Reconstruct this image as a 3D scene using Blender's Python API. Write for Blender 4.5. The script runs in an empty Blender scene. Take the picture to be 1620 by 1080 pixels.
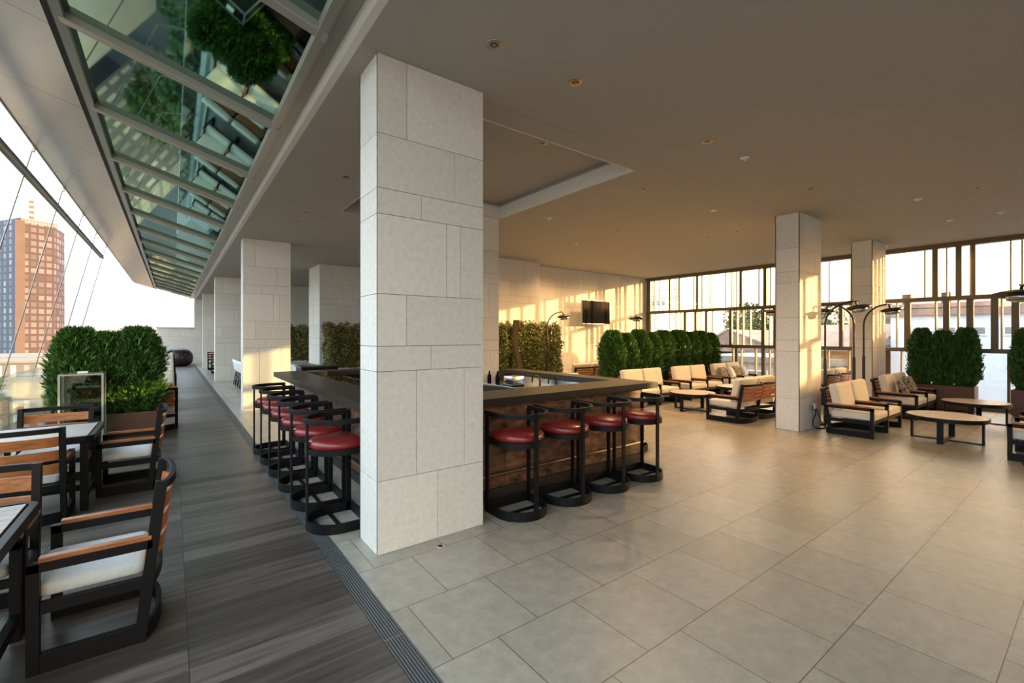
import bpy, math, random
from mathutils import Vector, Matrix
random.seed(7)
SC = bpy.context.scene
COL = SC.collection
PI = math.pi

# ------------------------------------------------------------------ camera
cd = bpy.data.cameras.new('camera')
cam = bpy.data.objects.new('camera', cd); COL.objects.link(cam)
cd.sensor_width = 36.0
cd.lens = 715.0 / 1620.0 * 36.0
cd.shift_y = -9.5 / 1620.0
cd.clip_start = 0.05; cd.clip_end = 2000
cam.location = (0, 0, 1.75)
cam.rotation_euler = (PI / 2, 0, -math.atan2(.6006, .7996))
SC.camera = cam

# ------------------------------------------------------------------ light
SC.view_settings.view_transform = 'Standard'
SC.view_settings.look = 'None'
SC.view_settings.exposure = 0.0
SC.view_settings.gamma = 1.0
SC.view_settings.use_curve_mapping = False
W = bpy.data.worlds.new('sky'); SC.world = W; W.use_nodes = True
nt = W.node_tree; nt.nodes.clear()
tc = nt.nodes.new('ShaderNodeTexCoord'); sep = nt.nodes.new('ShaderNodeSeparateXYZ')
rmp = nt.nodes.new('ShaderNodeValToRGB'); bg = nt.nodes.new('ShaderNodeBackground'); wo = nt.nodes.new('ShaderNodeOutputWorld')
nt.links.new(tc.outputs['Generated'], sep.inputs[0]); nt.links.new(sep.outputs['Z'], rmp.inputs[0])
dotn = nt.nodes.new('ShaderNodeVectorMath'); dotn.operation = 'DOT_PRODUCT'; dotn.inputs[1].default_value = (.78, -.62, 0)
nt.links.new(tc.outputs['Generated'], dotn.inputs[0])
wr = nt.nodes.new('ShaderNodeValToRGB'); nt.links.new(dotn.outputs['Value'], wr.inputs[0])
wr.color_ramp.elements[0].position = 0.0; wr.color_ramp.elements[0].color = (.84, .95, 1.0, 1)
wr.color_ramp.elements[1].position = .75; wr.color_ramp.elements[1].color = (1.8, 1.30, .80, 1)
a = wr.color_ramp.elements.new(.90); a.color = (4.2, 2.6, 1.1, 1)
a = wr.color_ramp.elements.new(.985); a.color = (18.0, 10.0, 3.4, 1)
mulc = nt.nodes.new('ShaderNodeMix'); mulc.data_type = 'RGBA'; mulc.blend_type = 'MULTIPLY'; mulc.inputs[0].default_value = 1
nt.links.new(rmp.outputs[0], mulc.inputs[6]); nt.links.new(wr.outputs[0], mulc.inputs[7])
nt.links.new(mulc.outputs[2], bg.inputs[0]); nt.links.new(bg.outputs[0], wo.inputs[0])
e = rmp.color_ramp.elements
e[0].position = 0.0; e[0].color = (.30, .29, .28, 1)
e[1].position = 1.0; e[1].color = (.70, .85, 1.0, 1)
a = rmp.color_ramp.elements.new(.003); a.color = (.285, .262, .258, 1)
a = rmp.color_ramp.elements.new(.05); a.color = (.32, .29, .28, 1)
a = rmp.color_ramp.elements.new(.22); a.color = (.95, .97, 1.0, 1)
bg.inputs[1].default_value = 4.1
sd = bpy.data.lights.new('sun', 'SUN'); sd.energy = 10.0; sd.angle = math.radians(.55); sd.color = (1.0, .67, .25)
sun = bpy.data.objects.new('sun', sd); COL.objects.link(sun)
sun.rotation_euler = Vector((1, -.80, .188)).to_track_quat('Z', 'Y').to_euler()
sun.location = (30, -20, 12)

# ------------------------------------------------------------------ materials
def mat(name, col, rough=.6, metal=0, spec=.5, noise=None, bump=None, island=0, stretch=(1, 1, 1), coat=0):
    """noise=(scale, amount) colour variation; bump=(scale, strength); island = per-piece tone variation"""
    m = bpy.data.materials.new(name); m.use_nodes = True
    n = m.node_tree.nodes; l = m.node_tree.links; p = n['Principled BSDF']
    p.inputs['Base Color'].default_value = (*col, 1); p.inputs['Roughness'].default_value = rough
    p.inputs['Metallic'].default_value = metal; p.inputs['Specular IOR Level'].default_value = spec
    if coat: p.inputs['Coat Weight'].default_value = coat
    t = n.new('ShaderNodeTexCoord'); mp = n.new('ShaderNodeMapping'); mp.inputs['Scale'].default_value = stretch
    l.new(t.outputs['Object'], mp.inputs[0])
    src = None
    if noise or island:
        hsv = n.new('ShaderNodeHueSaturation'); hsv.inputs['Color'].default_value = (*col, 1)
        val = None
        if noise:
            nz = n.new('ShaderNodeTexNoise'); nz.inputs['Scale'].default_value = noise[0]; nz.inputs['Detail'].default_value = 6
            l.new(mp.outputs[0], nz.inputs['Vector'])
            mr = n.new('ShaderNodeMapRange'); mr.inputs[1].default_value = .3; mr.inputs[2].default_value = .7
            mr.inputs[3].default_value = 1 - noise[1]; mr.inputs[4].default_value = 1 + noise[1]
            l.new(nz.outputs[0], mr.inputs[0]); val = mr.outputs[0]
        if island:
            g = n.new('ShaderNodeNewGeometry'); mr2 = n.new('ShaderNodeMapRange')
            mr2.inputs[3].default_value = 1 - island; mr2.inputs[4].default_value = 1 + island
            l.new(g.outputs['Random Per Island'], mr2.inputs[0])
            if val:
                mu = n.new('ShaderNodeMath'); mu.operation = 'MULTIPLY'; l.new(val, mu.inputs[0]); l.new(mr2.outputs[0], mu.inputs[1]); val = mu.outputs[0]
            else: val = mr2.outputs[0]
        l.new(val, hsv.inputs['Value']); l.new(hsv.outputs[0], p.inputs['Base Color'])
    if bump:
        nb = n.new('ShaderNodeTexNoise'); nb.inputs['Scale'].default_value = bump[0]; nb.inputs['Detail'].default_value = 4
        l.new(mp.outputs[0], nb.inputs['Vector'])
        b = n.new('ShaderNodeBump'); b.inputs['Strength'].default_value = bump[1]; b.inputs['Distance'].default_value = .01
        l.new(nb.outputs[0], b.inputs['Height']); l.new(b.outputs[0], p.inputs['Normal'])
    return m

def brick_mat(name, w, h, offset, mortar, c1, c2, cm, rough, shift=(0, 0), grain=None, speck=.05, bumpst=.15, msmooth=.0):
    m = bpy.data.materials.new(name); m.use_nodes = True
    n = m.node_tree.nodes; l = m.node_tree.links; p = n['Principled BSDF']
    t = n.new('ShaderNodeTexCoord'); mp = n.new('ShaderNodeMapping'); mp.inputs['Location'].default_value = (shift[0], shift[1], 0)
    l.new(t.outputs['Object'], mp.inputs[0])
    b = n.new('ShaderNodeTexBrick'); b.offset = offset; b.offset_frequency = 2; b.squash = 1
    b.inputs['Scale'].default_value = 1; b.inputs['Brick Width'].default_value = w; b.inputs['Row Height'].default_value = h
    b.inputs['Mortar Size'].default_value = mortar; b.inputs['Mortar Smooth'].default_value = msmooth
    b.inputs['Color1'].default_value = (*c1, 1); b.inputs['Color2'].default_value = (*c2, 1); b.inputs['Mortar'].default_value = (*cm, 1)
    l.new(mp.outputs[0], b.inputs['Vector'])
    nz = n.new('ShaderNodeTexNoise'); nz.inputs['Detail'].default_value = 8
    mp2 = n.new('ShaderNodeMapping')
    l.new(t.outputs['Object'], mp2.inputs[0]); l.new(mp2.outputs[0], nz.inputs['Vector'])
    if grain:
        mp2.inputs['Scale'].default_value = grain; nz.inputs['Scale'].default_value = 1; nz.inputs['Distortion'].default_value = .6
    else: nz.inputs['Scale'].default_value = 9; nz.inputs['Roughness'].default_value = .75
    mr = n.new('ShaderNodeMapRange'); mr.inputs[1].default_value = .3; mr.inputs[2].default_value = .7
    mr.inputs[3].default_value = 1 - speck; mr.inputs[4].default_value = 1 + speck; l.new(nz.outputs[0], mr.inputs[0])
    hs = n.new('ShaderNodeHueSaturation'); l.new(b.outputs[0], hs.inputs['Color']); l.new(mr.outputs[0], hs.inputs['Value'])
    l.new(hs.outputs[0], p.inputs['Base Color'])
    p.inputs['Roughness'].default_value = rough
    # bump from grain and joints
    nb = n.new('ShaderNodeTexNoise'); nb.inputs['Scale'].default_value = 140 if not grain else 1; nb.inputs['Detail'].default_value = 5
    if grain: l.new(mp2.outputs[0], nb.inputs['Vector'])
    else: l.new(t.outputs['Object'], nb.inputs['Vector'])
    su = n.new('ShaderNodeMath'); su.operation = 'SUBTRACT'; l.new(nb.outputs[0], su.inputs[0]); l.new(b.outputs['Fac'], su.inputs[1])
    bu = n.new('ShaderNodeBump'); bu.inputs['Strength'].default_value = bumpst; bu.inputs['Distance'].default_value = .004
    l.new(su.outputs[0], bu.inputs['Height']); l.new(bu.outputs[0], p.inputs['Normal'])
    return m

def glass_mat(name, col=(1, 1, 1), refl=.9, base=.04, tint=.9):
    """clear architectural pane: mostly see-through, a reflection that grows at grazing angles"""
    m = bpy.data.materials.new(name); m.use_nodes = True
    n = m.node_tree.nodes; l = m.node_tree.links; n.remove(n['Principled BSDF'])
    o = n['Material Output']; tr = n.new('ShaderNodeBsdfTransparent'); gl = n.new('ShaderNodeBsdfGlossy'); mx = n.new('ShaderNodeMixShader')
    tr.inputs[0].default_value = (*[c * tint for c in col], 1); gl.inputs['Roughness'].default_value = .02; gl.inputs['Color'].default_value = (refl, refl, refl, 1)
    lw = n.new('ShaderNodeLayerWeight'); lw.inputs[0].default_value = .5
    po = n.new('ShaderNodeMath'); po.operation = 'POWER'; po.inputs[1].default_value = 4.5; l.new(lw.outputs['Facing'], po.inputs[0])
    fr = n.new('ShaderNodeMath'); fr.operation = 'MULTIPLY_ADD'; fr.inputs[1].default_value = .9; fr.inputs[2].default_value = base; l.new(po.outputs[0], fr.inputs[0])
    l.new(fr.outputs[0], mx.inputs[0]); l.new(tr.outputs[0], mx.inputs[1]); l.new(gl.outputs[0], mx.inputs[2]); l.new(mx.outputs[0], o.inputs[0])
    return m

M = {}
M['stone'] = mat('limestone', (.72, .69, .63), .6, spec=.2, noise=(22, .07), bump=(45, .16), island=.05)
M['joint'] = mat('dark_joint', (.07, .06, .05), .9)
M['tile'] = brick_mat('floor_tile', .597, .597, .5, .0028, (.325, .300, .250), (.385, .355, .30), (.12, .108, .09), .27, shift=(-.02, -.355), speck=.16, bumpst=.3)
M['deck'] = brick_mat('deck_plank', .895, .2, 0, .0022, (.060, .050, .043), (.140, .118, .102), (.028, .026, .024), .40, shift=(-.07, -.11), grain=(1.6, 26, 8), speck=.38, bumpst=.22)
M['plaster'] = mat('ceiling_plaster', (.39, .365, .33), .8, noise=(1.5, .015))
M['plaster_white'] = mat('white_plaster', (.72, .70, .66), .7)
M['black'] = mat('black_painted_metal', (.005, .005, .006), .5, spec=.22, noise=(30, .2))
M['wood'] = mat('teak_slat', (.36, .125, .035), .4, noise=(7, .35), stretch=(1, 6, 6), island=.12)
M['wood_y'] = mat('teak_arm', (.34, .12, .04), .35, noise=(7, .35), stretch=(8, 1, 8), island=.1)
M['fabric'] = mat('cream_fabric', (.66, .60, .50), .9, noise=(60, .05), bump=(25, .35))
M['fabric_white'] = mat('white_fabric', (.62, .64, .64), .9, noise=(40, .05), bump=(14, .5))
M['leather'] = mat('red_leather', (.20, .014, .014), .30, noise=(9, .12), bump=(60, .12), coat=.2)
M['counter'] = mat('dark_composite', (.026, .021, .016), .36, spec=.4, noise=(40, .12), bump=(80, .05))
M['rust'] = mat('rust_panel', (.125, .055, .030), .55, noise=(6, .95), bump=(16, .4), island=.3, stretch=(1, 1, 2.2))
M['steel'] = mat('stainless_steel', (.62, .64, .66), .22, metal=1, noise=(8, .06))
M['steel_dull'] = mat('brushed_bar', (.42, .36, .28), .35, metal=1)
M['planter'] = mat('brown_planter', (.115, .045, .028), .5, noise=(4, .12))
M['planter_white'] = mat('white_planter', (.62, .62, .60), .6)
M['soil'] = mat('soil', (.03, .022, .015), .95, noise=(30, .3), bump=(30, .8))
M['alu'] = mat('aluminium_frame', (.36, .35, .32), .35, metal=.35)
M['alu_panel'] = mat('soffit_aluminium', (.36, .40, .42), .25, metal=.45, noise=(.5, .08), bump=(.9, .10))
M['bronze'] = mat('bronze_window_frame', (.13, .10, .065), .4, metal=.2)
M['fin'] = mat('pale_window_fin', (.50, .45, .33), .45)
M['screen'] = mat('tv_screen', (.006, .006, .008), .08, spec=.04)
M['tvframe'] = mat('tv_frame', (.30, .30, .31), .3, metal=.6)
M['lampmetal'] = mat('bronze_lamp_metal', (.035, .026, .018), .35, metal=.5)
M['reflector'] = mat('lamp_reflector', (.42, .40, .37), .2, metal=.9)
M['wicker'] = mat('black_wicker', (.02, .015, .015), .35, bump=(40, .8))
M['plastic_white'] = mat('white_plastic', (.75, .75, .73), .4)
M['plastic_grey'] = mat('grey_plastic', (.22, .22, .23), .5)
M['dark'] = mat('dark_interior', (.02, .018, .016), .7)
M['tabletop'] = mat('terrace_table_slats', (.36, .30, .26), .45, noise=(5, .15), stretch=(1, 8, 1), island=.06)
M['roundtop'] = mat('round_table_veneer', (.52, .41, .30), .32, noise=(6, .2), stretch=(1, 7, 1))
M['pattern'] = None
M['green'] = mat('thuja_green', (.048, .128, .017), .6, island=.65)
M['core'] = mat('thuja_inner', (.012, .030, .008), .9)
M['leaf'] = mat('laurel_leaf', (.15, .17, .035), .4, island=.7)
M['leafred'] = mat('young_red_leaf', (.22, .06, .03), .4, island=.5)
M['bark'] = mat('bark', (.07, .045, .025), .9)
M['clear'] = glass_mat('clear_glass', (.93, 1, .97), tint=.93)
M['window'] = glass_mat('window_glass', (1, 1, 1), tint=.97)
M['acrylic'] = glass_mat('acrylic', (.85, .95, .90), tint=.90)
M['grate'] = mat('grate_metal', (.15, .155, .16), .45, metal=.3)
M['rod'] = mat('steel_rod', (.25, .24, .24), .3, metal=.7)

def pattern_mat():
    m = mat('patterned_fabric', (.5, .4, .3), .9); n = m.node_tree.nodes; l = m.node_tree.links
    v = n.new('ShaderNodeTexVoronoi'); v.inputs['Scale'].default_value = 22; v.feature = 'DISTANCE_TO_EDGE'
    t = n.new('ShaderNodeTexCoord'); l.new(t.outputs['Object'], v.inputs['Vector'])
    r = n.new('ShaderNodeValToRGB'); r.color_ramp.elements[0].position = .1; r.color_ramp.elements[0].color = (.09, .06, .045, 1)
    r.color_ramp.elements[1].position = .16; r.color_ramp.elements[1].color = (.52, .44, .35, 1)
    l.new(v.outputs[0], r.inputs[0]); l.new(r.outputs[0], n['Principled BSDF'].inputs['Base Color']); return m
M['pattern'] = pattern_mat()

def canopy_glass():
    m = bpy.data.materials.new('green_canopy_glass'); m.use_nodes = True
    n = m.node_tree.nodes; l = m.node_tree.links; p = n['Principled BSDF']
    p.inputs['Base Color'].default_value = (.030, .15, .125, 1); p.inputs['Roughness'].default_value = .35
    gl = n.new('ShaderNodeBsdfGlossy'); gl.inputs['Roughness'].default_value = .03; gl.inputs['Color'].default_value = (.27, .42, .39, 1)
    fr = n.new('ShaderNodeFresnel'); fr.inputs[0].default_value = 1.75
    mx = n.new('ShaderNodeMixShader'); l.new(fr.outputs[0], mx.inputs[0]); l.new(p.outputs[0], mx.inputs[1]); l.new(gl.outputs[0], mx.inputs[2])
    l.new(mx.outputs[0], n['Material Output'].inputs[0]); return m
M['canopy'] = canopy_glass()

def facade_mat(name, base, win, w, h, mw, mh, rough=.5, dark=.5):
    """office facade: windows of uneven brightness between solid bands"""
    m = bpy.data.materials.new(name); m.use_nodes = True
    n = m.node_tree.nodes; l = m.node_tree.links; p = n['Principled BSDF']
    t = n.new('ShaderNodeTexCoord'); sp = n.new('ShaderNodeSeparateXYZ'); l.new(t.outputs['Object'], sp.inputs[0])
    ad = n.new('ShaderNodeMath'); ad.operation = 'ADD'; l.new(sp.outputs[0], ad.inputs[0]); l.new(sp.outputs[1], ad.inputs[1])
    cb = n.new('ShaderNodeCombineXYZ'); l.new(ad.outputs[0], cb.inputs[0]); l.new(sp.outputs[2], cb.inputs[1])
    b = n.new('ShaderNodeTexBrick'); b.offset = 0; b.inputs['Scale'].default_value = 1
    b.inputs['Brick Width'].default_value = w; b.inputs['Row Height'].default_value = h; b.inputs['Mortar Size'].default_value = mw
    b.inputs['Mortar Smooth'].default_value = 0; b.inputs['Bias'].default_value = -.2
    b.inputs['Color1'].default_value = (*win, 1); b.inputs['Color2'].default_value = (*[c * dark for c in win], 1); b.inputs['Mortar'].default_value = (*base, 1)
    l.new(cb.outputs[0], b.inputs['Vector']); l.new(b.outputs[0], p.inputs['Base Color']); p.inputs['Roughness'].default_value = rough; p.inputs['Specular IOR Level'].default_value = .05
    return m

# ------------------------------------------------------------------ mesh builder
class MB:
    def __init__(s): s.v = []; s.f = []; s.m = []; s.s = []; s.mi = 0; s.sm = False
    def add(s, vs, fs):
        o = len(s.v); s.v += [tuple(p) for p in vs]
        for f in fs: s.f.append([i + o for i in f]); s.m.append(s.mi); s.s.append(s.sm)
    def box(s, x0, x1, y0, y1, z0, z1, T=None):
        vs = [Vector((x, y, z)) for z in (z0, z1) for y in (y0, y1) for x in (x0, x1)]
        if T: vs = [T @ p for p in vs]
        s.add(vs, [(0, 2, 3, 1), (4, 5, 7, 6), (0, 1, 5, 4), (2, 6, 7, 3), (0, 4, 6, 2), (1, 3, 7, 5)]); return s
    def beam(s, p, q, w, h, up=(0, 0, 1)):
        p = Vector(p); q = Vector(q); d = (q - p).normalized(); r = d.cross(Vector(up)).normalized(); u = r.cross(d)
        vs = [c + r * a * w / 2 + u * b * h / 2 for c in (p, q) for a, b in ((-1, -1), (1, -1), (1, 1), (-1, 1))]
        s.add(vs, [(0, 1, 2, 3), (7, 6, 5, 4), (0, 4, 5, 1), (1, 5, 6, 2), (2, 6, 7, 3), (3, 7, 4, 0)]); return s
    def strip(s, path, t, z0, z1, closed=False, lean=0):
        """flat bar standing on edge, following a path in plan; lean moves the top edge outwards (y)"""
        n = len(path); P = [Vector((p[0], p[1])) for p in path]; ins = []; out = []
        for i in range(n):
            if closed: a, b = P[i - 1], P[(i + 1) % n]
            else: a, b = P[max(i - 1, 0)], P[min(i + 1, n - 1)]
            d = (b - a).normalized(); nn = Vector((-d.y, d.x)); ins.append(P[i] + nn * t / 2); out.append(P[i] - nn * t / 2)
        vs = []
        for i in range(n):
            for q, z in ((out[i], z0), (ins[i], z0), (ins[i], z1), (out[i], z1)):
                vs.append((q.x, q.y + (lean if z == z1 else 0), z))
        fs = []; rng = range(n if closed else n - 1)
        for i in rng:
            a = i * 4; b = ((i + 1) % n) * 4
            for k in range(4): fs.append((a + k, a + (k + 1) % 4, b + (k + 1) % 4, b + k))
        if not closed: fs.append((3, 2, 1, 0)); e = (n - 1) * 4; fs.append((e, e + 1, e + 2, e + 3))
        s.add(vs, fs); return s
    def tube(s, pts, r, n=10, caps=True):
        P = [Vector(p) for p in pts]; rr = r if isinstance(r, (list, tuple)) else [r] * len(P); vs = []; prev = None
        for i, p in enumerate(P):
            d = (P[min(i + 1, len(P) - 1)] - P[max(i - 1, 0)]).normalized()
            u = prev if prev else (Vector((0, 0, 1)) if abs(d.z) < .9 else Vector((1, 0, 0)))
            u = (u - d * u.dot(d)).normalized(); prev = u; w = d.cross(u)
            for k in range(n):
                a = 2 * PI * k / n; vs.append(p + (u * math.cos(a) + w * math.sin(a)) * rr[i])
        fs = [(i * n + k, i * n + (k + 1) % n, (i + 1) * n + (k + 1) % n, (i + 1) * n + k) for i in range(len(P) - 1) for k in range(n)]
        sm = s.sm; s.sm = True; s.add(vs, fs); s.sm = sm
        if caps:
            s.add(vs[:n], [tuple(range(n))[::-1]]); s.add(vs[-n:], [tuple(range(n))])
        return s
    def lathe(s, prof, n=32, c=(0, 0, 0), sx=1, sy=1, smooth=True):
        vs = []; 
        for r, z in prof:
            for k in range(n):
                a = 2 * PI * k / n; vs.append((c[0] + r * sx * math.cos(a), c[1] + r * sy * math.sin(a), c[2] + z))
        fs = [(i * n + k, i * n + (k + 1) % n, (i + 1) * n + (k + 1) % n, (i + 1) * n + k) for i in range(len(prof) - 1) for k in range(n)]
        sm = s.sm; s.sm = smooth; s.add(vs, fs); s.sm = sm
        s.add(vs[:n], [tuple(range(n))[::-1]]); s.add(vs[-n:], [tuple(range(n))]); return s
    def cushion(s, c, size, r=.03, puff=.12, n=8, T=None, wr=0):
        hx, hy, hz = [q / 2 for q in size]; vs = []; fs = []
        def P(u, v, w):
            k = 1 + puff * (1 - u * u) * (1 - v * v)
            x, y, z = u * hx, v * hy, w * hz * k
            cx = max(-hx + r, min(hx - r, x)); cy = max(-hy + r, min(hy - r, y)); lz = hz * k - r; cz = max(-lz, min(lz, z))
            d = Vector((x - cx, y - cy, z - cz))
            if d.length > 1e-9: d = d.normalized() * r
            p = Vector((cx, cy, cz)) + d
            if wr: p.z += wr * math.sin(x * 40 + y * 9) * math.cos(y * 31 + w) * (1 - u * u)
            p += Vector(c)
            return T @ p if T else p
        g = [-1 + 2 * i / n for i in range(n + 1)]
        g = [math.copysign(abs(q) ** .6, q) if q else 0 for q in g]
        for ax in range(3):
            for sg in (-1, 1):
                o = len(vs)
                for a_ in g:
                    for b_ in g:
                        q = [0, 0, 0]; q[ax] = sg; q[(ax + 1) % 3] = a_; q[(ax + 2) % 3] = b_; vs.append(P(*q))
                for i in range(n):
                    for j in range(n):
                        f = (o + i * (n + 1) + j, o + (i + 1) * (n + 1) + j, o + (i + 1) * (n + 1) + j + 1, o + i * (n + 1) + j + 1)
                        fs.append(f if sg > 0 else f[::-1])
        sm = s.sm; s.sm = True; s.add(vs, fs); s.sm = sm; return s
    def prism(s, poly, z0, z1):
        n = len(poly); s.add([(x, y, z0) for x, y in poly] + [(x, y, z1) for x, y in poly],
                             [tuple(range(n))[::-1], tuple(range(n, 2 * n))] + [(i, (i + 1) % n, n + (i + 1) % n, n + i) for i in range(n)]); return s
    def build(s, name, mats, parent=None, bevel=0, merge=False, **props):
        me = bpy.data.meshes.new(name); me.from_pydata(s.v, [], s.f)
        for m in (mats if isinstance(mats, (list, tuple)) else [mats]): me.materials.append(m)
        me.polygons.foreach_set('material_index', s.m); me.polygons.foreach_set('use_smooth', s.s); me.update()
        if merge:
            import bmesh
            bm = bmesh.new(); bm.from_mesh(me); bmesh.ops.remove_doubles(bm, verts=bm.verts, dist=1e-5); bm.to_mesh(me); bm.free()
        o = bpy.data.objects.new(name, me); COL.objects.link(o)
        if parent: o.parent = parent
        if bevel:
            b = o.modifiers.new('bevel', 'BEVEL'); b.width = bevel; b.segments = 2; b.limit_method = 'ANGLE'
        for k, v in props.items(): o[k] = v
        return o

def thing(name, label, cat, loc=(0, 0, 0), rz=0, group=None):
    o = bpy.data.objects.new(name, None); COL.objects.link(o); o.empty_display_size = .1
    o.location = loc; o.rotation_euler = (0, 0, rz); tag(o, label, cat, group); return o
def tag(o, label, cat, group=None):
    o['label'] = label; o['category'] = cat
    if group: o['group'] = group
    return o
KIDS = {}
def copy_tree(root, loc, rz, label, group=None):
    def cp(o, par):
        c = o.copy(); COL.objects.link(c)
        if par: c.parent = par
        for ch in o.children: cp(ch, c)
        return c
    r = cp(root, None); r.location = loc; r.rotation_euler = (0, 0, rz); r['label'] = label
    if group: r['group'] = group
    return r
def arc(cx, cy, rx, ry, a0, a1, n): return [(cx + rx * math.cos(math.radians(a0 + (a1 - a0) * i / n)), cy + ry * math.sin(math.radians(a0 + (a1 - a0) * i / n))) for i in range(n + 1)]
def S(mb, name, m, **k): o = mb.build(name, m, **k); o['kind'] = 'structure'; return o

# ------------------------------------------------------------------ stonework
COURSES = [0, .586, 1.46, 1.664, 2.084, 2.725, 2.93, 3.366, 4.0]
PAT = [[.53], [.335, .80], [.47], [.247], [.62, .76], [.38], [.70], [.25]]
def stone(x0, x1, y0, y1, z1=4.0, faces='nswe', seed=1, exact=False):
    """masonry mass: dark core with 15 mm slabs and 4 mm open joints"""
    mb = MB(); g = .0022; t = .015; rnd = random.Random(seed)
    mb.mi = 1; mb.box(x0 + t, x1 - t, y0 + t, y1 - t, 0, z1 - .002); mb.mi = 0
    for ci in range(len(COURSES) - 1):
        za, zb = COURSES[ci] + g, min(COURSES[ci + 1], z1) - g
        if za >= z1: break
        for f in faces:
            L = (x1 - x0) if f in 'ns' else (y1 - y0)
            if f in 'ns' and L < 1.3: cuts = [c * L for c in PAT[ci]]
            elif L < .8: cuts = []
            else:
                cuts = []; p = 0; first = rnd.random()
                while p < L:
                    base = PAT[ci] + [1.0]
                    for c in base:
                        q = p + (c * 1.0) + (first * .4 if p == 0 else 0)
                        if q < L - .12: cuts.append(q)
                    p += 1.0 + rnd.uniform(-.1, .25)
            cuts = [0] + sorted(cuts) + [L]
            for a_, b_ in zip(cuts, cuts[1:]):
                if b_ - a_ < .03: continue
                ga = 0 if a_ == 0 else g; gb = 0 if b_ == L else g
                if f == 's': mb.box(x0 + a_ + ga, x0 + b_ - gb, y0, y0 + t, za, zb)
                if f == 'n': mb.box(x0 + a_ + ga, x0 + b_ - gb, y1 - t, y1, za, zb)
                if f == 'w': mb.box(x0, x0 + t, y0 + t * 0 + a_ + max(ga, .001), y0 + b_ - max(gb, .001), za, zb)
                if f == 'e': mb.box(x1 - t, x1, y0 + a_ + max(ga, .001), y0 + b_ - max(gb, .001), za, zb)
    return mb
def column(x, y, label, seed, w=1.0, d=.42, group='stone pillars'):
    o = stone(0, w, 0, d, seed=seed).build('stone_column', [M['stone'], M['joint']])
    o.location = (x, y, 0); tag(o, label, 'column', group); return o
column(1.30, 3.51, 'big pale limestone pillar standing in the corner of the bar', 1)
column(1.30, 12.05, 'limestone pillar behind the row of terrace bar stools, lit gold at its foot', 2)
column(1.30, 20.6, 'limestone pillar beside the white dining chairs', 3)
column(1.30, 29.4, 'farthest thin-looking limestone pillar by the terrace end wall', 4)
column(9.12, 3.43, 'limestone pillar with a socket and cable at its foot, sunlit on one face', 5)
column(13.15, 3.40, 'limestone pillar by the window wall behind two arc lamps', 6)
column(4.03, 7.12, 'limestone pillar rising behind the inner end of the bar', 7)

# ------------------------------------------------------------------ setting
XW = 15.05; YT = 11.16
mb = MB(); mb.box(1.095, XW + .3, -8, 34.5, -.3, 0); S(mb, 'floor', M['tile'])
mb = MB(); mb.box(-2.0, .965, -8, 34.5, -.3, 0); S(mb, 'floor_terrace', M['deck'])
# ceiling with the recessed tray over the bar
mb = MB(); z0, z1 = 4.0, 4.5
tx0, tx1, ty0, ty1, ty2 = 2.43, 5.05, 3.93, 7.1, 8.4
mb.box(1.16, XW + .3, -8, 3.61, z0, z1); mb.box(1.16, XW + .3, 3.614, ty0, z0, z1)
mb.box(1.16, tx0, ty0, ty2, z0, z1); mb.box(tx1, XW + .3, ty0, ty2, z0, z1); mb.box(3.6, tx1, ty1, ty2, z0, z1)
mb.box(1.16, XW + .3, ty2, 34.5, z0, z1); mb.box(tx0, tx1, ty0, ty2, 4.27, z1)
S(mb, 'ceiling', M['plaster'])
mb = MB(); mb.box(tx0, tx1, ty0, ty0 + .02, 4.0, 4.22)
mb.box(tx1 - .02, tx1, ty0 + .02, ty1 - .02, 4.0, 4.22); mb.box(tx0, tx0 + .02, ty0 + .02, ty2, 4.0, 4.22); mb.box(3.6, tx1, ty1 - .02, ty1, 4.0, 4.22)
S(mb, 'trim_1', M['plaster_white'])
S(stone(9.10, XW, YT, YT + .3, faces='s', seed=21), 'wall_north', [M['stone'], M['joint']])
S(stone(6.0, 9.10, 10.68, YT + .3, faces='se', seed=22), 'wall_north_pilaster', [M['stone'], M['joint']])
S(stone(3.7, 6.3, 15.0, 16.4, faces='sw', seed=23), 'wall_inner_block', [M['stone'], M['joint']])
S(stone(6.0, 6.3, YT + .3, 15.0, faces='w', seed=24), 'wall_inner', [M['stone'], M['joint']])
S(stone(2.6, 8.3, 22.6, 22.9, faces='s', seed=25), 'wall_service', [M['stone'], M['joint']])
S(stone(8.0, 8.3, 16.4, 22.6, faces='w', seed=26), 'wall_service_side', [M['stone'], M['joint']])
S(stone(1.09, 8.3, 34.5, 34.8, faces='sw', seed=27), 'wall_terrace_end', [M['stone'], M['joint']])
S(stone(-.75, 1.088, 34.5, 34.8, z1=2.2, faces='sw', seed=28), 'wall_terrace_parapet', [M['stone'], M['joint']])
mb = MB(); mb.box(-.8, 1.088, 34.46, 34.84, 2.2, 2.24); S(mb, 'trim_2', M['alu'])
S(stone(1.3, XW + .3, -8.3, -8.0, faces='n', seed=29), 'wall_south', [M['stone'], M['joint']])
S(stone(8.0, 8.3, 22.9, 34.5, faces='w', seed=30), 'wall_east_far', [M['stone'], M['joint']])

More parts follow.
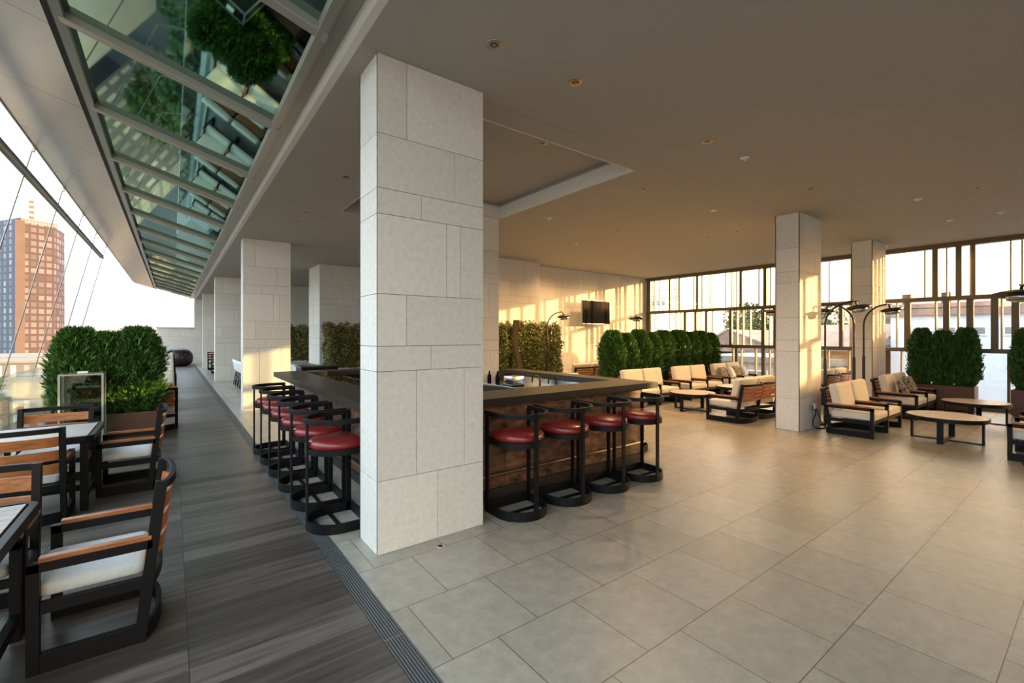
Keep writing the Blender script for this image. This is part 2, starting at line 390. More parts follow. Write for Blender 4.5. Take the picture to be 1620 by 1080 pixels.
# slotted drain between deck and tiles
dr = thing('linear_drain', 'long black slotted drain running between the timber deck and stone tiles', 'drain')
mb = MB(); mb.box(.965, 1.095, -8, 34.5, -.06, -.02); mb.build('channel', M['dark'], dr)
mb = MB()
for k in range(8):
    x = .969 + k * .0165
    mb.box(x, x + .009, -8, 34.5, -.02, -.001)
y = -7.49
while y < 34: mb.box(.967, 1.093, y - .006, y + .006, -.022, -.0015); y += 1.0
mb.build('grate', M['grate'], dr)
fd = thing('floor_drain', 'small round metal floor cap beside the foot of the big stone pillar', 'drain', (1.78, 3.36, 0))
MB().lathe([(.035, -.001), (.037, .003), (.028, .004), (.026, .002)], 24).build('rim', M['steel'], fd)
MB().lathe([(.02, .0), (.02, .0035)], 20).build('plug', M['dark'], fd)

# ------------------------------------------------------------------ window wall
U = [(11.06, .27, 1), (10.79, .06, 0), (10.55, .04, 0), (10.10, .10, 1), (9.84, .04, 0), (9.70, .08, 1), (9.12, .05, 0), (8.98, .12, 1), (8.80, .05, 0), (8.50, .04, 0),
     (7.95, .04, 0), (7.72, .04, 0), (7.56, .04, 0), (7.42, .12, 1), (6.84, .05, 0), (6.66, .14, 1), (6.50, .04, 0), (6.30, .04, 0), (5.8, .12, 1), (5.3, .04, 0), (4.90, .04, 0),
     (4.38, .04, 0), (4.28, .08, 1), (3.7, .08, 1), (2.84, .03, 0), (2.65, .11, 1), (2.44, .03, 0), (2.23, .11, 1), (2.03, .03, 0), (1.98, .07, 1), (1.39, .03, 0), (1.22, .03, 0),
     (.7, .12, 1), (.3, .04, 0), (-.6, .12, 1), (-1.2, .04, 0), (-1.9, .12, 1), (-3.2, .12, 1), (-3.5, .04, 0), (-4.6, .12, 1), (-5.2, .04, 0), (-6.4, .12, 1)]
Mm = [(11.08, .22, 1), (10.95, .04, 0), (10.76, .04, 0), (10.10, .04, 0), (9.85, .05, 0), (9.66, .04, 0), (9.47, .14, 1), (9.05, .12, 1), (8.86, .04, 0), (8.64, .12, 1), (8.42, .05, 0),
      (7.77, .12, 1), (7.56, .04, 0), (7.36, .04, 0), (7.13, .04, 0), (6.72, .14, 1), (6.53, .04, 0), (6.38, .08, 1), (5.9, .04, 0), (5.4, .12, 1), (4.62, .12, 1), (4.40, .04, 0), (4.30, .08, 1),
      (3.39, .03, 0), (3.18, .12, 1), (2.64, .03, 0), (2.45, .11, 1), (2.24, .03, 0), (2.04, .12, 1), (1.64, .12, 1), (1.53, .03, 0), (1.32, .12, 1), (.8, .04, 0), (.3, .12, 1),
      (-.3, .04, 0), (-1.0, .12, 1), (-1.8, .04, 0), (-2.6, .12, 1), (-3.9, .12, 1), (-4.8, .04, 0), (-5.8, .12, 1)]
Lw = [(11.07, .24, 1), (10.4, .05, 0), (9.9, .12, 1), (8.98, .12, 1), (8.3, .05, 0), (7.70, .05, 0), (7.58, .10, 1), (7.42, .04, 0), (6.96, .05, 0), (6.72, .14, 1), (6.53, .04, 0), (6.38, .05, 0), (5.7, .10, 1),
      (4.93, .04, 0), (4.44, .05, 0), (4.28, .08, 1), (3.3, .03, 0), (1.42, .05, 1), (.4, .1, 1), (-.6, .05, 0), (-1.9, .1, 1), (-3.2, .05, 0), (-4.6, .1, 1), (-6, .05, 0)]
bays = [(8.98, YT), (6.69, 8.98), (4.28, 6.69), (1.45, 4.28), (-1.9, 1.45), (-4.2, -1.9)]
S(stone(XW, XW + .3, -8.0, -4.2, faces='w', seed=31), 'wall_east', [M['stone'], M['joint']])
for i, (ya, yb) in enumerate(bays):
    mb = MB()
    for z in (0.04, 1.39, 2.65, 3.945):
        hh = .05 if z != 3.945 else .055
        mb.box(XW - .02, XW + .16, ya, yb, z - (.04 if z < .1 else hh), z + (.06 if z < .1 else hh))
    mb.mi = 0
    for lst, za, zb in ((U, 2.70, 3.89), (Mm, 1.44, 2.60), (Lw, .10, 1.34)):
        for (yy, w, thick) in lst:
            if ya < yy <= yb:
                mb.mi = 0 if thick else 1
                w = w * (.72 if yy > 3.5 else 1.0)
                if thick: mb.box(XW, XW + .09, yy - w / 2, yy + w / 2, za, zb)
                else: mb.box(XW + .01, XW + .11, yy - w / 2, yy + w / 2, za, zb)
    mb.mi = 0
    w_ = S(mb, 'window_%d' % (i + 1), [M['bronze'], M['fin']])
    MB().box(XW + .15, XW + .156, ya, yb, .1, 3.9).build('pane', M['window'], w_)

# ------------------------------------------------------------------ canopy
def cz(x): return 4.05 + (.94 - x) * .30
cn = thing('glass_canopy', 'sloping green glass and aluminium canopy over the terrace', 'canopy', (0, 0, 0))
mb = MB(); mb.sm = False
prof = [(1.16, 4.0), (1.10, 4.0), (1.07, 4.03), (1.06, 4.08), (1.10, 4.14), (1.16, 4.16)]
n = len(prof); vs = [(x, y, z) for y in (-8, 34.5) for x, z in prof]
mb.add(vs, [tuple(range(n)), tuple(range(n, 2 * n))[::-1]] + [(i, n + i, n + (i + 1) % n, (i + 1) % n) for i in range(n)])
mb.build('rounded_edge_beam', M['plaster_white'], cn)
MB().beam((1.0, -8, 4.10), (1.0, 34.5, 4.10), .13, .08).build('gutter_beam', M['alu'], cn)
MB().beam((.90, -8, cz(.9) - .0), (.90, 34.5, cz(.9)), .07, .10).build('inner_frame_rail', M['alu'], cn)
MB().beam((-.79, -8, cz(-.79)), (-.79, 34.5, cz(-.79)), .07, .10).build('outer_frame_rail', M['alu'], cn)
MB().beam((-.87, -8, cz(-.87)), (-.87, 34.5, cz(-.87)), .05, .06).build('shadow_gap_channel', M['dark'], cn)
ys = [3.6 + 1.94 * k for k in range(-6, 17)]
for k, y in enumerate(ys[:-1]):
    yb = ys[k + 1]
    MB().beam((.95, y, cz(.95) - .015), (-.82, y, cz(-.82) - .015), .07, .10, up=(0, 1, 0)).build('rafter', M['alu'], cn, bevel=.004)
    q = MB(); q.add([(.92, y, cz(.92) + .02), (.92, yb, cz(.92) + .02), (-.80, yb, cz(-.8) + .02), (-.80, y, cz(-.8) + .02),
                     (.92, y, cz(.92) + .035), (.92, yb, cz(.92) + .035), (-.80, yb, cz(-.8) + .035), (-.80, y, cz(-.8) + .035)],
                    [(0, 1, 2, 3), (7, 6, 5, 4), (0, 4, 5, 1), (1, 5, 6, 2), (2, 6, 7, 3), (3, 7, 4, 0)])
    q.build('glass_panel', M['canopy'], cn)
    q = MB(); a_, b_ = -.89, -1.82; y0_, y1_ = y + .32 + .005, yb + .32 - .005
    bend = -1.72
    q.add([(a_, y0_, cz(a_)), (a_, y1_, cz(a_)), (b_, y1_, cz(b_)), (b_, y0_, cz(b_)), (a_, y0_, cz(a_) + .04), (a_, y1_, cz(a_) + .04), (b_, y1_, cz(b_) + .04), (b_, y0_, cz(b_) + .04)],
          [(0, 1, 2, 3), (7, 6, 5, 4), (0, 4, 5, 1), (1, 5, 6, 2), (2, 6, 7, 3), (3, 7, 4, 0)])
    q.build('soffit_panel', M['alu_panel'], cn)
MB().beam((-1.83, -8, cz(-1.83) + .02), (-1.83, 34.5, cz(-1.83) + .02), .02, .07).build('edge_trim', M['alu'], cn)
# lighting/shading rod and its inclined cables
rd = thing('shade_rail', 'long dark metal rail hung along the outer edge of the canopy', 'rail')
MB().beam((-1.96, -3, 4.47), (-1.96, 21.1, 4.47), .09, .10).build('rail_bar', M['bronze'], rd, bevel=.008)
MB().beam((-1.915, -3, 4.42), (-1.915, 21.1, 4.42), .02, .03).build('glazing_bead', M['alu'], rd)
cy = 10.85 - 2.6 * 2
lab = ['first', 'second', 'third', 'fourth', 'fifth', 'sixth', 'seventh']
for k in range(7):
    y = cy + 2.6 * k
    cb = thing('stay_cable', 'thin slanting steel cable outside the glass railing, %s along the canopy edge' % lab[k], 'cable', group='canopy stay cables')
    MB().tube([(-1.86, y, cz(-1.86) + .02), (-2.80, y, .6)], .011, 8).build('rod', M['rod'], cb)
    MB().box(-1.875, -1.84, y - .03, y + .03, cz(-1.86) - .07, cz(-1.86) + .05).build('top_fitting', M['alu'], cb)
    q = MB(); q.tube([(-2.735, y, .88), (-2.80, y, .6)], .02, 8); q.beam((-2.80, y, .6), (-1.99, y, -.2), .03, .03); q.build('bottom_bracket', M['rod'], cb)

# glass balustrade
ba = thing('glass_balustrade', 'clear glass balustrade along the outer edge of the terrace', 'railing')
MB().box(-1.87, -1.79, -8, 34.5, 0, .06).build('base_channel', M['alu'], ba)
for k in range(-4, 18):
    y = 9.44 - 1.93 * 5 + 1.93 * k
    MB().box(-1.838, -1.822, y + .006, y + 1.924, .04, 1.2).build('glass_panel', M['clear'], ba)

# ------------------------------------------------------------------ ceiling lights
dproto = None
def downlight(x, y, label, z=4.0):
    t = downlight_body(x, y, label, z)
    if x > 5.5 and y > 1.0:   # warm, wide fill spots added below the lounge fittings to gild the ceiling
        ld = bpy.data.lights.new('lounge_fill_spot', 'SPOT'); ld.energy = 215 if y > 4 else 55; ld.color = (1.0, .60, .27); ld.spot_size = math.radians(150); ld.spot_blend = 1.0; ld.shadow_soft_size = .05
        lo = bpy.data.objects.new('lounge_fill_spot', ld); COL.objects.link(lo); lo.location = (x, y, z - .03)
    return t
def downlight_body(x, y, label, z=4.0):
    global dproto
    if dproto is None:
        t = thing('recessed_downlight', label, 'ceiling light', (x, y, z), 0, 'recessed ceiling downlights')
        MB().lathe([(.035, -.004), (.06, -.006), (.065, -.001), (.065, .0), (.035, .0)], 28).build('rim', M['steel_dull'], t)
        MB().lathe([(.034, -.0035), (.028, -.0045), (.02, -.005)], 24).build('lamp_recess', M['dark'], t)
        MB().lathe([(.019, -.005), (.012, -.0075), (.003, -.008)], 20).build('bulb', M['plastic_grey'], t)
        dproto = t; return t
    return copy_tree(dproto, (x, y, z), 0, label, 'recessed ceiling downlights')
DL = [(1.99, 2.88, 'recessed downlight directly in front of the big stone pillar top', 4.0),
      (2.86, 2.87, 'recessed downlight beside the big pillar, second out along its row', 4.0),
      (3.88, 4.5, 'recessed downlight inside the raised ceiling tray over the bar', 4.27),
      (1.97, 6.55, 'recessed downlight between the canopy edge and the ceiling tray', 4.0),
      (1.96, 8.88, 'recessed downlight of a pair in front of the second pillar, one closer to the bar', 4.0),
      (1.97, 9.68, 'recessed downlight of a pair in front of the second pillar, one closer to that pillar', 4.0),
      (4.96, 2.83, 'recessed dark downlight out in the open ceiling past the tray corner', 4.0),
      (5.79, 4.34, 'recessed downlight close to the pointed corner of the ceiling tray', 4.0),
      (7.81, 2.79, 'recessed downlight just in front of the pillar with the socket', 4.0),
      (9.86, 1.25, 'recessed downlight high above the oval-looking round table in front', 4.0),
      (7.73, 6.44, 'recessed downlight above the space between bar and lounge sofas', 4.0),
      (9.78, 4.9, 'recessed downlight above the sofa that turns its slatted back', 4.0),
      (9.81, 5.6, 'recessed downlight above the round table between the cream sofas', 4.0),
      (9.7, 7.61, 'recessed downlight over the clipped hedge behind the lounge sofas', 4.0),
      (14.39, 1.91, 'recessed downlight tight against the head of the window wall', 4.0),
      (5.79, 8.6, 'recessed downlight on the golden ceiling close to the inner bar pillar', 4.0),
      (7.8, 9.0, 'recessed downlight over the loose-leaved hedge by the pilaster', 4.0),
      (9.8, 10.0, 'recessed downlight by the wall that carries the television', 4.0),
      (11.6, 10.0, 'recessed downlight above the television', 4.0)]
for x, y, l_, z in DL: downlight(x, y, l_, z)
sproto = None
SP = [(5.8, 2.81, 'small white sprinkler rosette next to a dark downlight in the open ceiling'), (9.85, 1.94, 'small white sprinkler rosette above the round table'),
      (5.79, 6.51, 'small bright sprinkler rosette beside the inner bar pillar'), (7.8, 4.33, 'small white sprinkler rosette in front of the pillar with the socket'),
      (12.14, 1.92, 'small white sprinkler rosette close to the window pillar'), (12.13, 1.24, 'small white sprinkler rosette over the far round table'), (7.9, 7.9, 'small white sprinkler rosette over the lounge, toward the television')]
for x, y, l_ in SP:
    if sproto is None:
        sproto = thing('ceiling_sprinkler', l_, 'sprinkler', (x, y, 4.0), 0, 'ceiling sprinklers')
        MB().lathe([(.02, -.02), (.05, -.004), (.055, 0)], 20).build('rosette', M['plastic_white'], sproto)
        MB().lathe([(.006, -.035), (.012, -.033), (.008, -.018)], 12).build('nozzle', M['steel'], sproto)
    else: copy_tree(sproto, (x, y, 4.0), 0, l_, 'ceiling sprinklers')

# ------------------------------------------------------------------ bar
HC = 1.10; CT = .08
bar = thing('bar_counter', 'long dark-topped bar wrapping around the big stone pillar, with rusty panelled fronts', 'bar counter', (1.44, 3.83, 0))
bar_off = Matrix.Translation((-1.44, -3.83, 0))
def bb(mb, name, m, **k):
    mb.v = [(x - 1.44, y - 3.83, z) for x, y, z in mb.v]; return mb.build(name, m, bar, **k)
mb = MB()
# one worktop of four arms meeting at the corners, cut round the pillar
mb.box(1.44, 1.90, 3.94, 9.0, HC - CT, HC); mb.box(2.31, 5.43, 3.83, 4.40, HC - CT, HC); mb.box(1.90, 2.31, 3.94, 4.40, HC - CT, HC)
mb.box(5.10, 5.43, 4.40, 7.10, HC - CT, HC); mb.box(1.90, 3.9, 8.55, 9.0, HC - CT, HC)
bb(mb, 'countertop', M['counter'])
mb = MB()
# front: rust panels, 0.6 wide, two courses, plinth below
for k in range(5):
    x = 2.31 + k * .59; w = .582
    for za, zb in ((.12, .55), (.555, 1.0)): mb.box(x, min(x + w, 5.27), 3.98, 4.0, za, zb)
bb(mb, 'front_panel', M['rust']); mb = MB()
for k in range(9):
    y = 3.98 + k * .56
    for za, zb in ((.12, .55), (.555, 1.0)): mb.box(1.76, 1.78, y, min(y + .552, 8.95), za, zb)
bb(mb, 'front_panel', M['rust']); mb = MB()
for k in range(5):
    y = 4.0 + k * .6
    for za, zb in ((.12, .55), (.555, 1.0)): mb.box(5.25, 5.27, y + .002, min(y + .592, 7.08), za, zb)
bb(mb, 'front_panel', M['rust'])
mb = MB(); mb.box(1.80, 5.25, 4.0, 4.06, 0, 1.02); mb.box(1.78, 1.84, 3.94, 8.95, 0, 1.02); mb.box(5.19, 5.25, 4.06, 7.08, 0, 1.02); mb.box(1.84, 3.9, 8.9, 8.95, 0, 1.02); mb.box(5.05, 5.40, 6.98, 7.08, 0, 1.02)
bb(mb, 'carcass', M['counter'])
mb = MB(); mb.box(2.31, 5.27, 3.97, 3.985, 0, .115); mb.box(1.75, 1.765, 3.95, 8.95, 0, .115); bb(mb, 'plinth', M['dark'])
mb = MB(); mb.tube([(2.36, 3.90, .285), (5.2, 3.90, .285)], .018, 12)
for x in (2.8, 3.6, 4.4, 5.1): mb.beam((x, 3.9, .285), (x, 3.985, .285), .02, .02)
bb(mb, 'foot_rail', M['steel_dull'])
mb = MB(); mb.tube([(1.68, 4.0, .285), (1.68, 8.9, .285)], .018, 12)
for y in (4.4, 5.4, 6.4, 7.4, 8.4): mb.beam((1.68, y, .285), (1.765, y, .285), .02, .02)
bb(mb, 'foot_rail', M['steel_dull'])
# steel work surface inside
wk = thing('bar_worktop', 'bright stainless steel work surface inside the bar with sink and drainer', 'worktop', (4.0, 6.0, 0))
mb = MB(); mb.box(.45, 1.18, -1.5, .95, .86, .90); mb.box(-1.6, 1.18, -1.9, -1.5, .86, .90); mb.build('steel_top', M['steel'], wk, bevel=.006)
mb = MB(); mb.box(.5, 1.16, -1.45, .9, 0, .86); mb.box(-1.6, 1.16, -1.88, -1.5, 0, .86); mb.build('cabinet', M['dark'], wk)
MB().box(1.165, 1.18, -1.5, .95, .90, 1.0).build('upstand', M['steel'], wk)
# tap
def tap(x, y, lab_):
    t = thing('bar_tap', lab_, 'tap', (x, y, .90), 0, 'taps inside the bar')
    MB().tube([(0, 0, 0), (0, 0, .16)] + [(-.08 + .08 * math.cos(q), 0, .16 + .06 * math.sin(q)) for q in [i * PI / 8 for i in range(1, 8)]] + [(-.16, 0, .12)], .012, 10).build('spout', M['black'], t)
    MB().beam((0, 0, .08), (.05, .05, .14), .012, .012).build('lever', M['black'], t)
tap(4.72, 5.15, 'black swan-neck tap on the steel worktop, nearer the bar corner'); tap(4.62, 5.42, 'black swan-neck tap on the steel worktop, further from the bar corner')
# espresso / glassware cluster
es = thing('coffee_grinder', 'small dark coffee machine on the steel worktop behind the counter', 'coffee machine', (4.62, 6.1, .90))
MB().cushion((0, 0, .09), (.24, .26, .16), .02, .02, 4).build('body', M['steel'], es)
MB().tube([(-.13, -.05, .1), (-.22, -.05, .09)], .012, 8).build('handle', M['black'], es)
MB().box(-.12, .12, -.13, .13, -.0, .02).build('drip_tray', M['black'], es)
for k, (x, y, lab_) in enumerate([(4.56, 6.5, 'dark glass bottle on the steel worktop beside the coffee machine'), (4.66, 6.62, 'dark glass bottle on the steel worktop, close to the bar pillar'), (4.54, 6.72, 'dark glass bottle on the worktop edge at the end of the bar')]):
    q = MB().lathe([(.035, 0), (.037, .01), (.037, .12), (.03, .15), (.013, .17), (.013, .21), (.015, .215)], 16)
    o = q.build('bottle', M['screen']); o.location = (x, y, .90); tag(o, lab_, 'bottle', 'bottles inside the bar')
# shelf unit with glass lid behind the terrace arm
gc = thing('glass_topped_cooler', 'low glass-topped display inside the bar by its terrace arm', 'display case', (2.15, 7.0, 0))
MB().box(-.2, .2, -.9, .9, 0, .92).build('body', M['dark'], gc)
mb = MB()
for z in (.93, 1.06):
    for a_, b_ in (((-.19, -.88), (.19, -.88)), ((.19, -.88), (.19, .88)), ((.19, .88), (-.19, .88)), ((-.19, .88), (-.19, -.88))): mb.beam((*a_, z), (*b_, z), .014, .014)
for x in (-.19, .19):
    for y in (-.88, .88): mb.beam((x, y, .93), (x, y, 1.06), .014, .014)
mb.build('frame', M['reflector'], gc)
MB().box(-.19, .19, -.88, .88, 1.062, 1.068).build('glass_lid', M['acrylic'], gc)
for k in range(4): MB().cushion((0, -.7 + k * .42, .965), (.26, .3, .06), .02, .1, 3).build('tray', M['roundtop'], gc)
bs = thing('back_counter', 'light stainless shelf along the far inner side of the bar', 'counter', (3.0, 8.25, 0))
MB().box(-.6, .8, -.25, .25, .86, .90).build('top', M['steel'], bs); MB().box(-.58, .78, -.23, .25, 0, .86).build('cabinet', M['dark'], bs)
# black host stand beyond the bar
hs = thing('service_stand', 'black box-shaped service stand behind the far corner of the bar', 'stand', (2.3, 9.6, 0))
MB().box(-.32, .36, -.25, .25, 0, 1.12).build('body', M['black'], hs, bevel=.008); MB().box(-.34, .38, -.27, .27, 1.12, 1.15).build('top', M['counter'], hs, bevel=.006)

# bar stools
st = thing('bar_stool', 'x', 'bar stool', (0, 0, 0), 0, 'red-seated stools along the terrace side of the bar')
def Upath(r, yf, n=20): return [(-r, yf), (-r, yf * .5)] + arc(0, 0, r, r, 180, 360, n) + [(r, yf * .5), (r, yf)]
MB().strip(Upath(.262, .21), .018, 0, .088).build('base_band', M['black'], st, bevel=.002)
MB().box(-.27, .27, .20, .225, 0, .088).build('base_crossbar', M['black'], st, bevel=.002)
MB().box(-.25, .25, -.02, .01, .002, .02).build('base_crossbar', M['black'], st)
for x, y, w_ in ((-.262, .185, 'y'), (.262, .185, 'y'), (0, -.262, 'x')):
    a_, b_ = (.024, .009) if w_ == 'x' else (.009, .024)
    MB().box(x - a_, x + a_, y - b_, y + b_, .0, .98).build('leg', M['black'], st, bevel=.002)
def Dpath(r, yf, n=30): return arc(0, 0, r, r, 180, 360, n) + [(r, yf - .04), (r - .04, yf), (-r + .04, yf), (-r, yf - .04)]
MB().strip(Dpath(.252, .20), .02, .685, .735, closed=True).build('seat_ring', M['black'], st)
MB().prism(Dpath(.24, .19), .70, .73).build('seat_pan', M['black'], st)
q = MB(); q.sm = True; vs = []; fs = []; prof_ = [(.93, .728), (.985, .740), (1.0, .758), (.985, .785), (.90, .804), (.70, .815), (.40, .822), (.02, .824)]
D0 = Dpath(.247, .19); nD = len(D0)
for k_, z in prof_: vs += [(x * k_, (y + .02) * k_ - .02, z) for x, y in D0]
for i in range(len(prof_) - 1):
    for k in range(nD): fs.append((i * nD + k, i * nD + (k + 1) % nD, (i + 1) * nD + (k + 1) % nD, (i + 1) * nD + k))
q.add(vs, fs); q.build('seat_cushion', M['leather'], st)
ap = [(-.272, .205), (-.272, .12)] + arc(0, 0, .272, .272, 180, 360, 24) + [(.272, .12), (.272, .205)]
MB().strip(ap, .032, .962, 1.006).build('arm_rail', M['black'], st, bevel=.004)
nums = ['closest to the big stone pillar', 'second from the big stone pillar', 'third from the big stone pillar', 'fourth from the big stone pillar', 'fifth from the big stone pillar', 'last of the row, farthest from the big stone pillar']
for k in range(6):
    lab_ = 'red-seated bar stool, terrace side, ' + nums[k]
    loc = (1.23, 4.36 + .66 * k, 0); rz = -PI / 2
    if k == 0: st.location = loc; st.rotation_euler = (0, 0, rz); st['label'] = lab_
    else: copy_tree(st, loc, rz + random.uniform(-.04, .04), lab_)
for k in range(4):
    copy_tree(st, (2.76 + .635 * k, 3.55, 0), random.uniform(-.05, .05), 'red-seated black bar stool on the lounge side, ' + ['tight against the big stone pillar', 'second out from the big stone pillar', 'third out from the big stone pillar', 'by the outer corner of the bar'][k], 'red-seated stools along the lounge side of the bar')
copy_tree(st, (5.66, 4.5, 0), PI / 2, 'black bar stool around the corner, mostly hidden at the short end of the bar', 'red-seated stools along the lounge side of the bar')

# ------------------------------------------------------------------ seating builder
def seat(root, n, w, dep, arm_z, seat_z, ct, back_z, post_lean, back_cushion, slats, fab, bulge=1.0):
    """n seats side by side, facing -y; origin at front centre on the floor"""
    Wt = n * w; x0 = -Wt / 2; bl = .022
    for i in range(n + 1):
        x = x0 + i * w
        MB().box(x - .022, x + .022, 0, .05, 0, arm_z - .03).build('leg', M['black'], root, bevel=.002)
        q = MB(); q.beam((x, dep, 0), (x, dep + post_lean, back_z), .044, .055, up=(0, 1, 0)); q.build('leg', M['black'], root, bevel=.002)
        q = MB(); q.box(x - .022, x + .022, .0, dep + post_lean * .6, arm_z - .075, arm_z - .025); q.build('arm_bar', M['black'], root, bevel=.002)
        q = MB(); q.box(x - .024, x + .024, .045, dep + post_lean * .55, arm_z - .025, arm_z); q.build('armrest', M['wood_y'], root, bevel=.003)
        q = MB(); q.box(x - .02, x + .02, .05, dep, 0, .10); q.box(x - .018, x + .018, .05, dep + .02, seat_z - ct - .06, seat_z - ct); q.build('side_rail', M['black'], root, bevel=.002)
    for i in range(n):
        xa = x0 + i * w; xc = xa + w / 2
        b = arc(xc, dep, w / 2, .15 * bulge, 180, 0, 14)
        MB().strip(b, .022, 0, .10).build('base_band', M['black'], root, bevel=.002)
        q = MB(); q.box(xa + .02, xa + w - .02, .005, .03, seat_z - ct - .05, seat_z - ct); q.build('front_rail', M['black'], root, bevel=.002)
        q = MB(); lo = seat_z - ct - .06; yy = dep + post_lean * lo / back_z
        q.strip(arc(xc, yy, w / 2, .10 * bulge, 180, 0, 12), .02, lo, lo + .06); q.build('seat_rail', M['black'], root, bevel=.002)
        c = MB(); c.cushion((xc, dep / 2 + .01, seat_z - ct / 2), (w - .055, dep + .03, ct), .035, .10, 8, wr=.0025); c.build('seat_cushion', fab, root, merge=True)
        # back: slats and a flat top rail bowing backwards
        za = seat_z + .02; zb = back_z - .05; hs_ = (zb - za) / slats
        for k in range(slats):
            z = za + k * hs_; yy = dep + post_lean * (z + hs_ * .4) / back_z
            q = MB(); q.strip(arc(xc, yy, w / 2 - .02, .09 * bulge, 178, 2, 14), .014, z, z + hs_ * .74, lean=post_lean * hs_ * .7 / back_z); q.build('slat', M['wood'], root, bevel=.002)
        yy = dep + post_lean
        q = MB(); q.strip(arc(xc, yy, w / 2, .10 * bulge, 180, 0, 16), .03, back_z - .045, back_z); q.build('top_rail', M['black'], root, bevel=.003)
        if back_cushion:
            ang = math.atan2(post_lean * .55, back_z - seat_z)
            T = Matrix.Translation((xc, dep - .045, seat_z + (back_cushion - seat_z) / 2)) @ Matrix.Rotation(-(PI / 2) - ang, 4, 'X')
            c = MB(); c.cushion((0, 0, 0), (w - .06, back_cushion - seat_z + .03, .14), .04, .10, 9, T=T, wr=.004); c.build('back_cushion', fab, root, merge=True)

SOFA_G = 'cream lounge sofas'
sf = thing('lounge_sofa', 'x', 'sofa', (0, 0, 0), 0, SOFA_G)
seat(sf, 2, .82, .62, .54, .42, .13, .78, .13, .87, 4, M['fabric'])
def sofa(x, y, rz, lab_, first=[True], group=SOFA_G):
    if first[0]:
        first[0] = False; sf.location = (x, y, 0); sf.rotation_euler = (0, 0, rz); sf['label'] = lab_; return sf
    return copy_tree(sf, (x, y, 0), rz, lab_, group)
sofa(10.25, 2.42, 0, 'cream two-seat sofa just beside the pillar with the socket, no pillows')
sofa(13.1, 2.42, 0, 'cream two-seat sofa with two patterned cushions beside the window pillar')
sofa(10.22, .90, PI, 'cream two-seat sofa facing the bare two-seater across the round table, partly cropped')
sofa(9.78, 5.13, PI, 'cream two-seat sofa showing its curved slatted back next to the socket pillar')
sofa(9.78, 6.80, 0, 'cream two-seat sofa close to the bar corner, in front of the hedge')
sofa(11.95, 6.80, 0, 'cream two-seat sofa in the middle of the row in front of the hedges')
sofa(14.0, 6.80, 0, 'cream two-seat sofa with four small cushions at the window end of its row')
sofa(6.75, 6.80 + .1, 0, 'cream two-seat sofa mostly hidden behind the bar counter')
sofa(10.6, 10.55, PI, 'cream two-seat sofa with orange slatted back standing below the television')
sofa(13.85, 5.03, PI, 'cream two-seat sofa seen from its back between the socket pillar and the window pillar')

def pillow(x, y, z, rx, rz, m, lab_, group, s=.40):
    T = Matrix.Rotation(rz, 4, 'Z') @ Matrix.Rotation(rx, 4, 'X')
    mb = MB(); n_ = 12; vs = []; 
    for sg in (1, -1):
        for i in range(n_ + 1):
            for j in range(n_ + 1):
                u = -1 + 2 * i / n_; v = -1 + 2 * j / n_
                h_ = .065 * ((1 - u ** 4) * (1 - v ** 4)) ** .5; pin = 1 - .07 * (1 - abs(u * v))
                vs.append(T @ Vector((u * s / 2 * pin, v * s / 2 * pin, sg * h_)))
    N = (n_ + 1) ** 2; fs = []
    for i in range(n_):
        for j in range(n_):
            a_ = i * (n_ + 1) + j; f = (a_, a_ + n_ + 1, a_ + n_ + 2, a_ + 1); fs.append(f); fs.append(tuple(N + q for q in f[::-1]))
    mb.sm = True; mb.add(vs, fs); o = mb.build('throw_pillow', m, merge=True); o.location = (x, y, z); tag(o, lab_, 'pillow', group)
pillow(12.75, 2.76, .605, math.radians(62), .25, M['pattern'], 'brown patterned pillow slumped in the near seat of the sofa by the window pillar', 'patterned pillows')
pillow(13.5, 2.80, .63, math.radians(70), -.1, M['pattern'], 'brown patterned pillow standing in the far seat of the sofa by the window pillar', 'patterned pillows')
pillow(13.42, 7.15, .62, math.radians(68), -.15, M['pattern'], 'brown patterned pillow in the first seat of the window-end sofa', 'patterned pillows', .36)
pillow(13.72, 7.05, .62, math.radians(64), .15, M['fabric_white'], 'plain pale pillow beside a patterned one, first seat of the window-end sofa', 'plain pale pillows', .36)
pillow(14.22, 7.15, .62, math.radians(68), -.1, M['pattern'], 'brown patterned pillow in the seat of the window-end sofa closest to the glass', 'patterned pillows', .36)
pillow(14.55, 7.07, .62, math.radians(64), .15, M['fabric_white'], 'plain pale pillow at the glass end of the window-end sofa', 'plain pale pillows', .36)

# round tables
rt = thing('round_coffee_table', 'x', 'coffee table', (0, 0, 0), 0, 'low round tables')
MB().lathe([(.005, .395), (.49, .395), (.50, .40), (.50, .415), (.495, .42), (.005, .42)], 56, smooth=False).build('table_top', M['roundtop'], rt)
MB().strip(arc(0, 0, .505, .505, 0, 360, 56)[:-1], .02, .355, .417, closed=True).build('rim', M['black'], rt)
for k in range(4):
    a_ = k * PI / 2
    T = Matrix.Rotation(a_, 4, 'Z')
    MB().box(.42, .45, -.04, .04, 0, .38, T).build('leg', M['black'], rt, bevel=.002)
for a_ in (0, PI / 2):
    T = Matrix.Rotation(a_, 4, 'Z'); MB().box(-.43, .43, -.03, .03, .0, .018, T).build('cross_foot', M['black'], rt)
rt.location = (10.33, 1.68, 0); rt['label'] = 'low round table with pale top standing in front of the bare two-seat sofa'
copy_tree(rt, (12.95, 1.68, 0), 0, 'low round table standing in front of the brown planter by the windows')
copy_tree(rt, (9.8, 5.97, 0), 0, 'low round brown table between the hedge sofas and the sofa seen from behind')
copy_tree(rt, (11.9, 5.97, 0), 0, 'low round table half hidden behind the slatted sofa back, toward the windows')

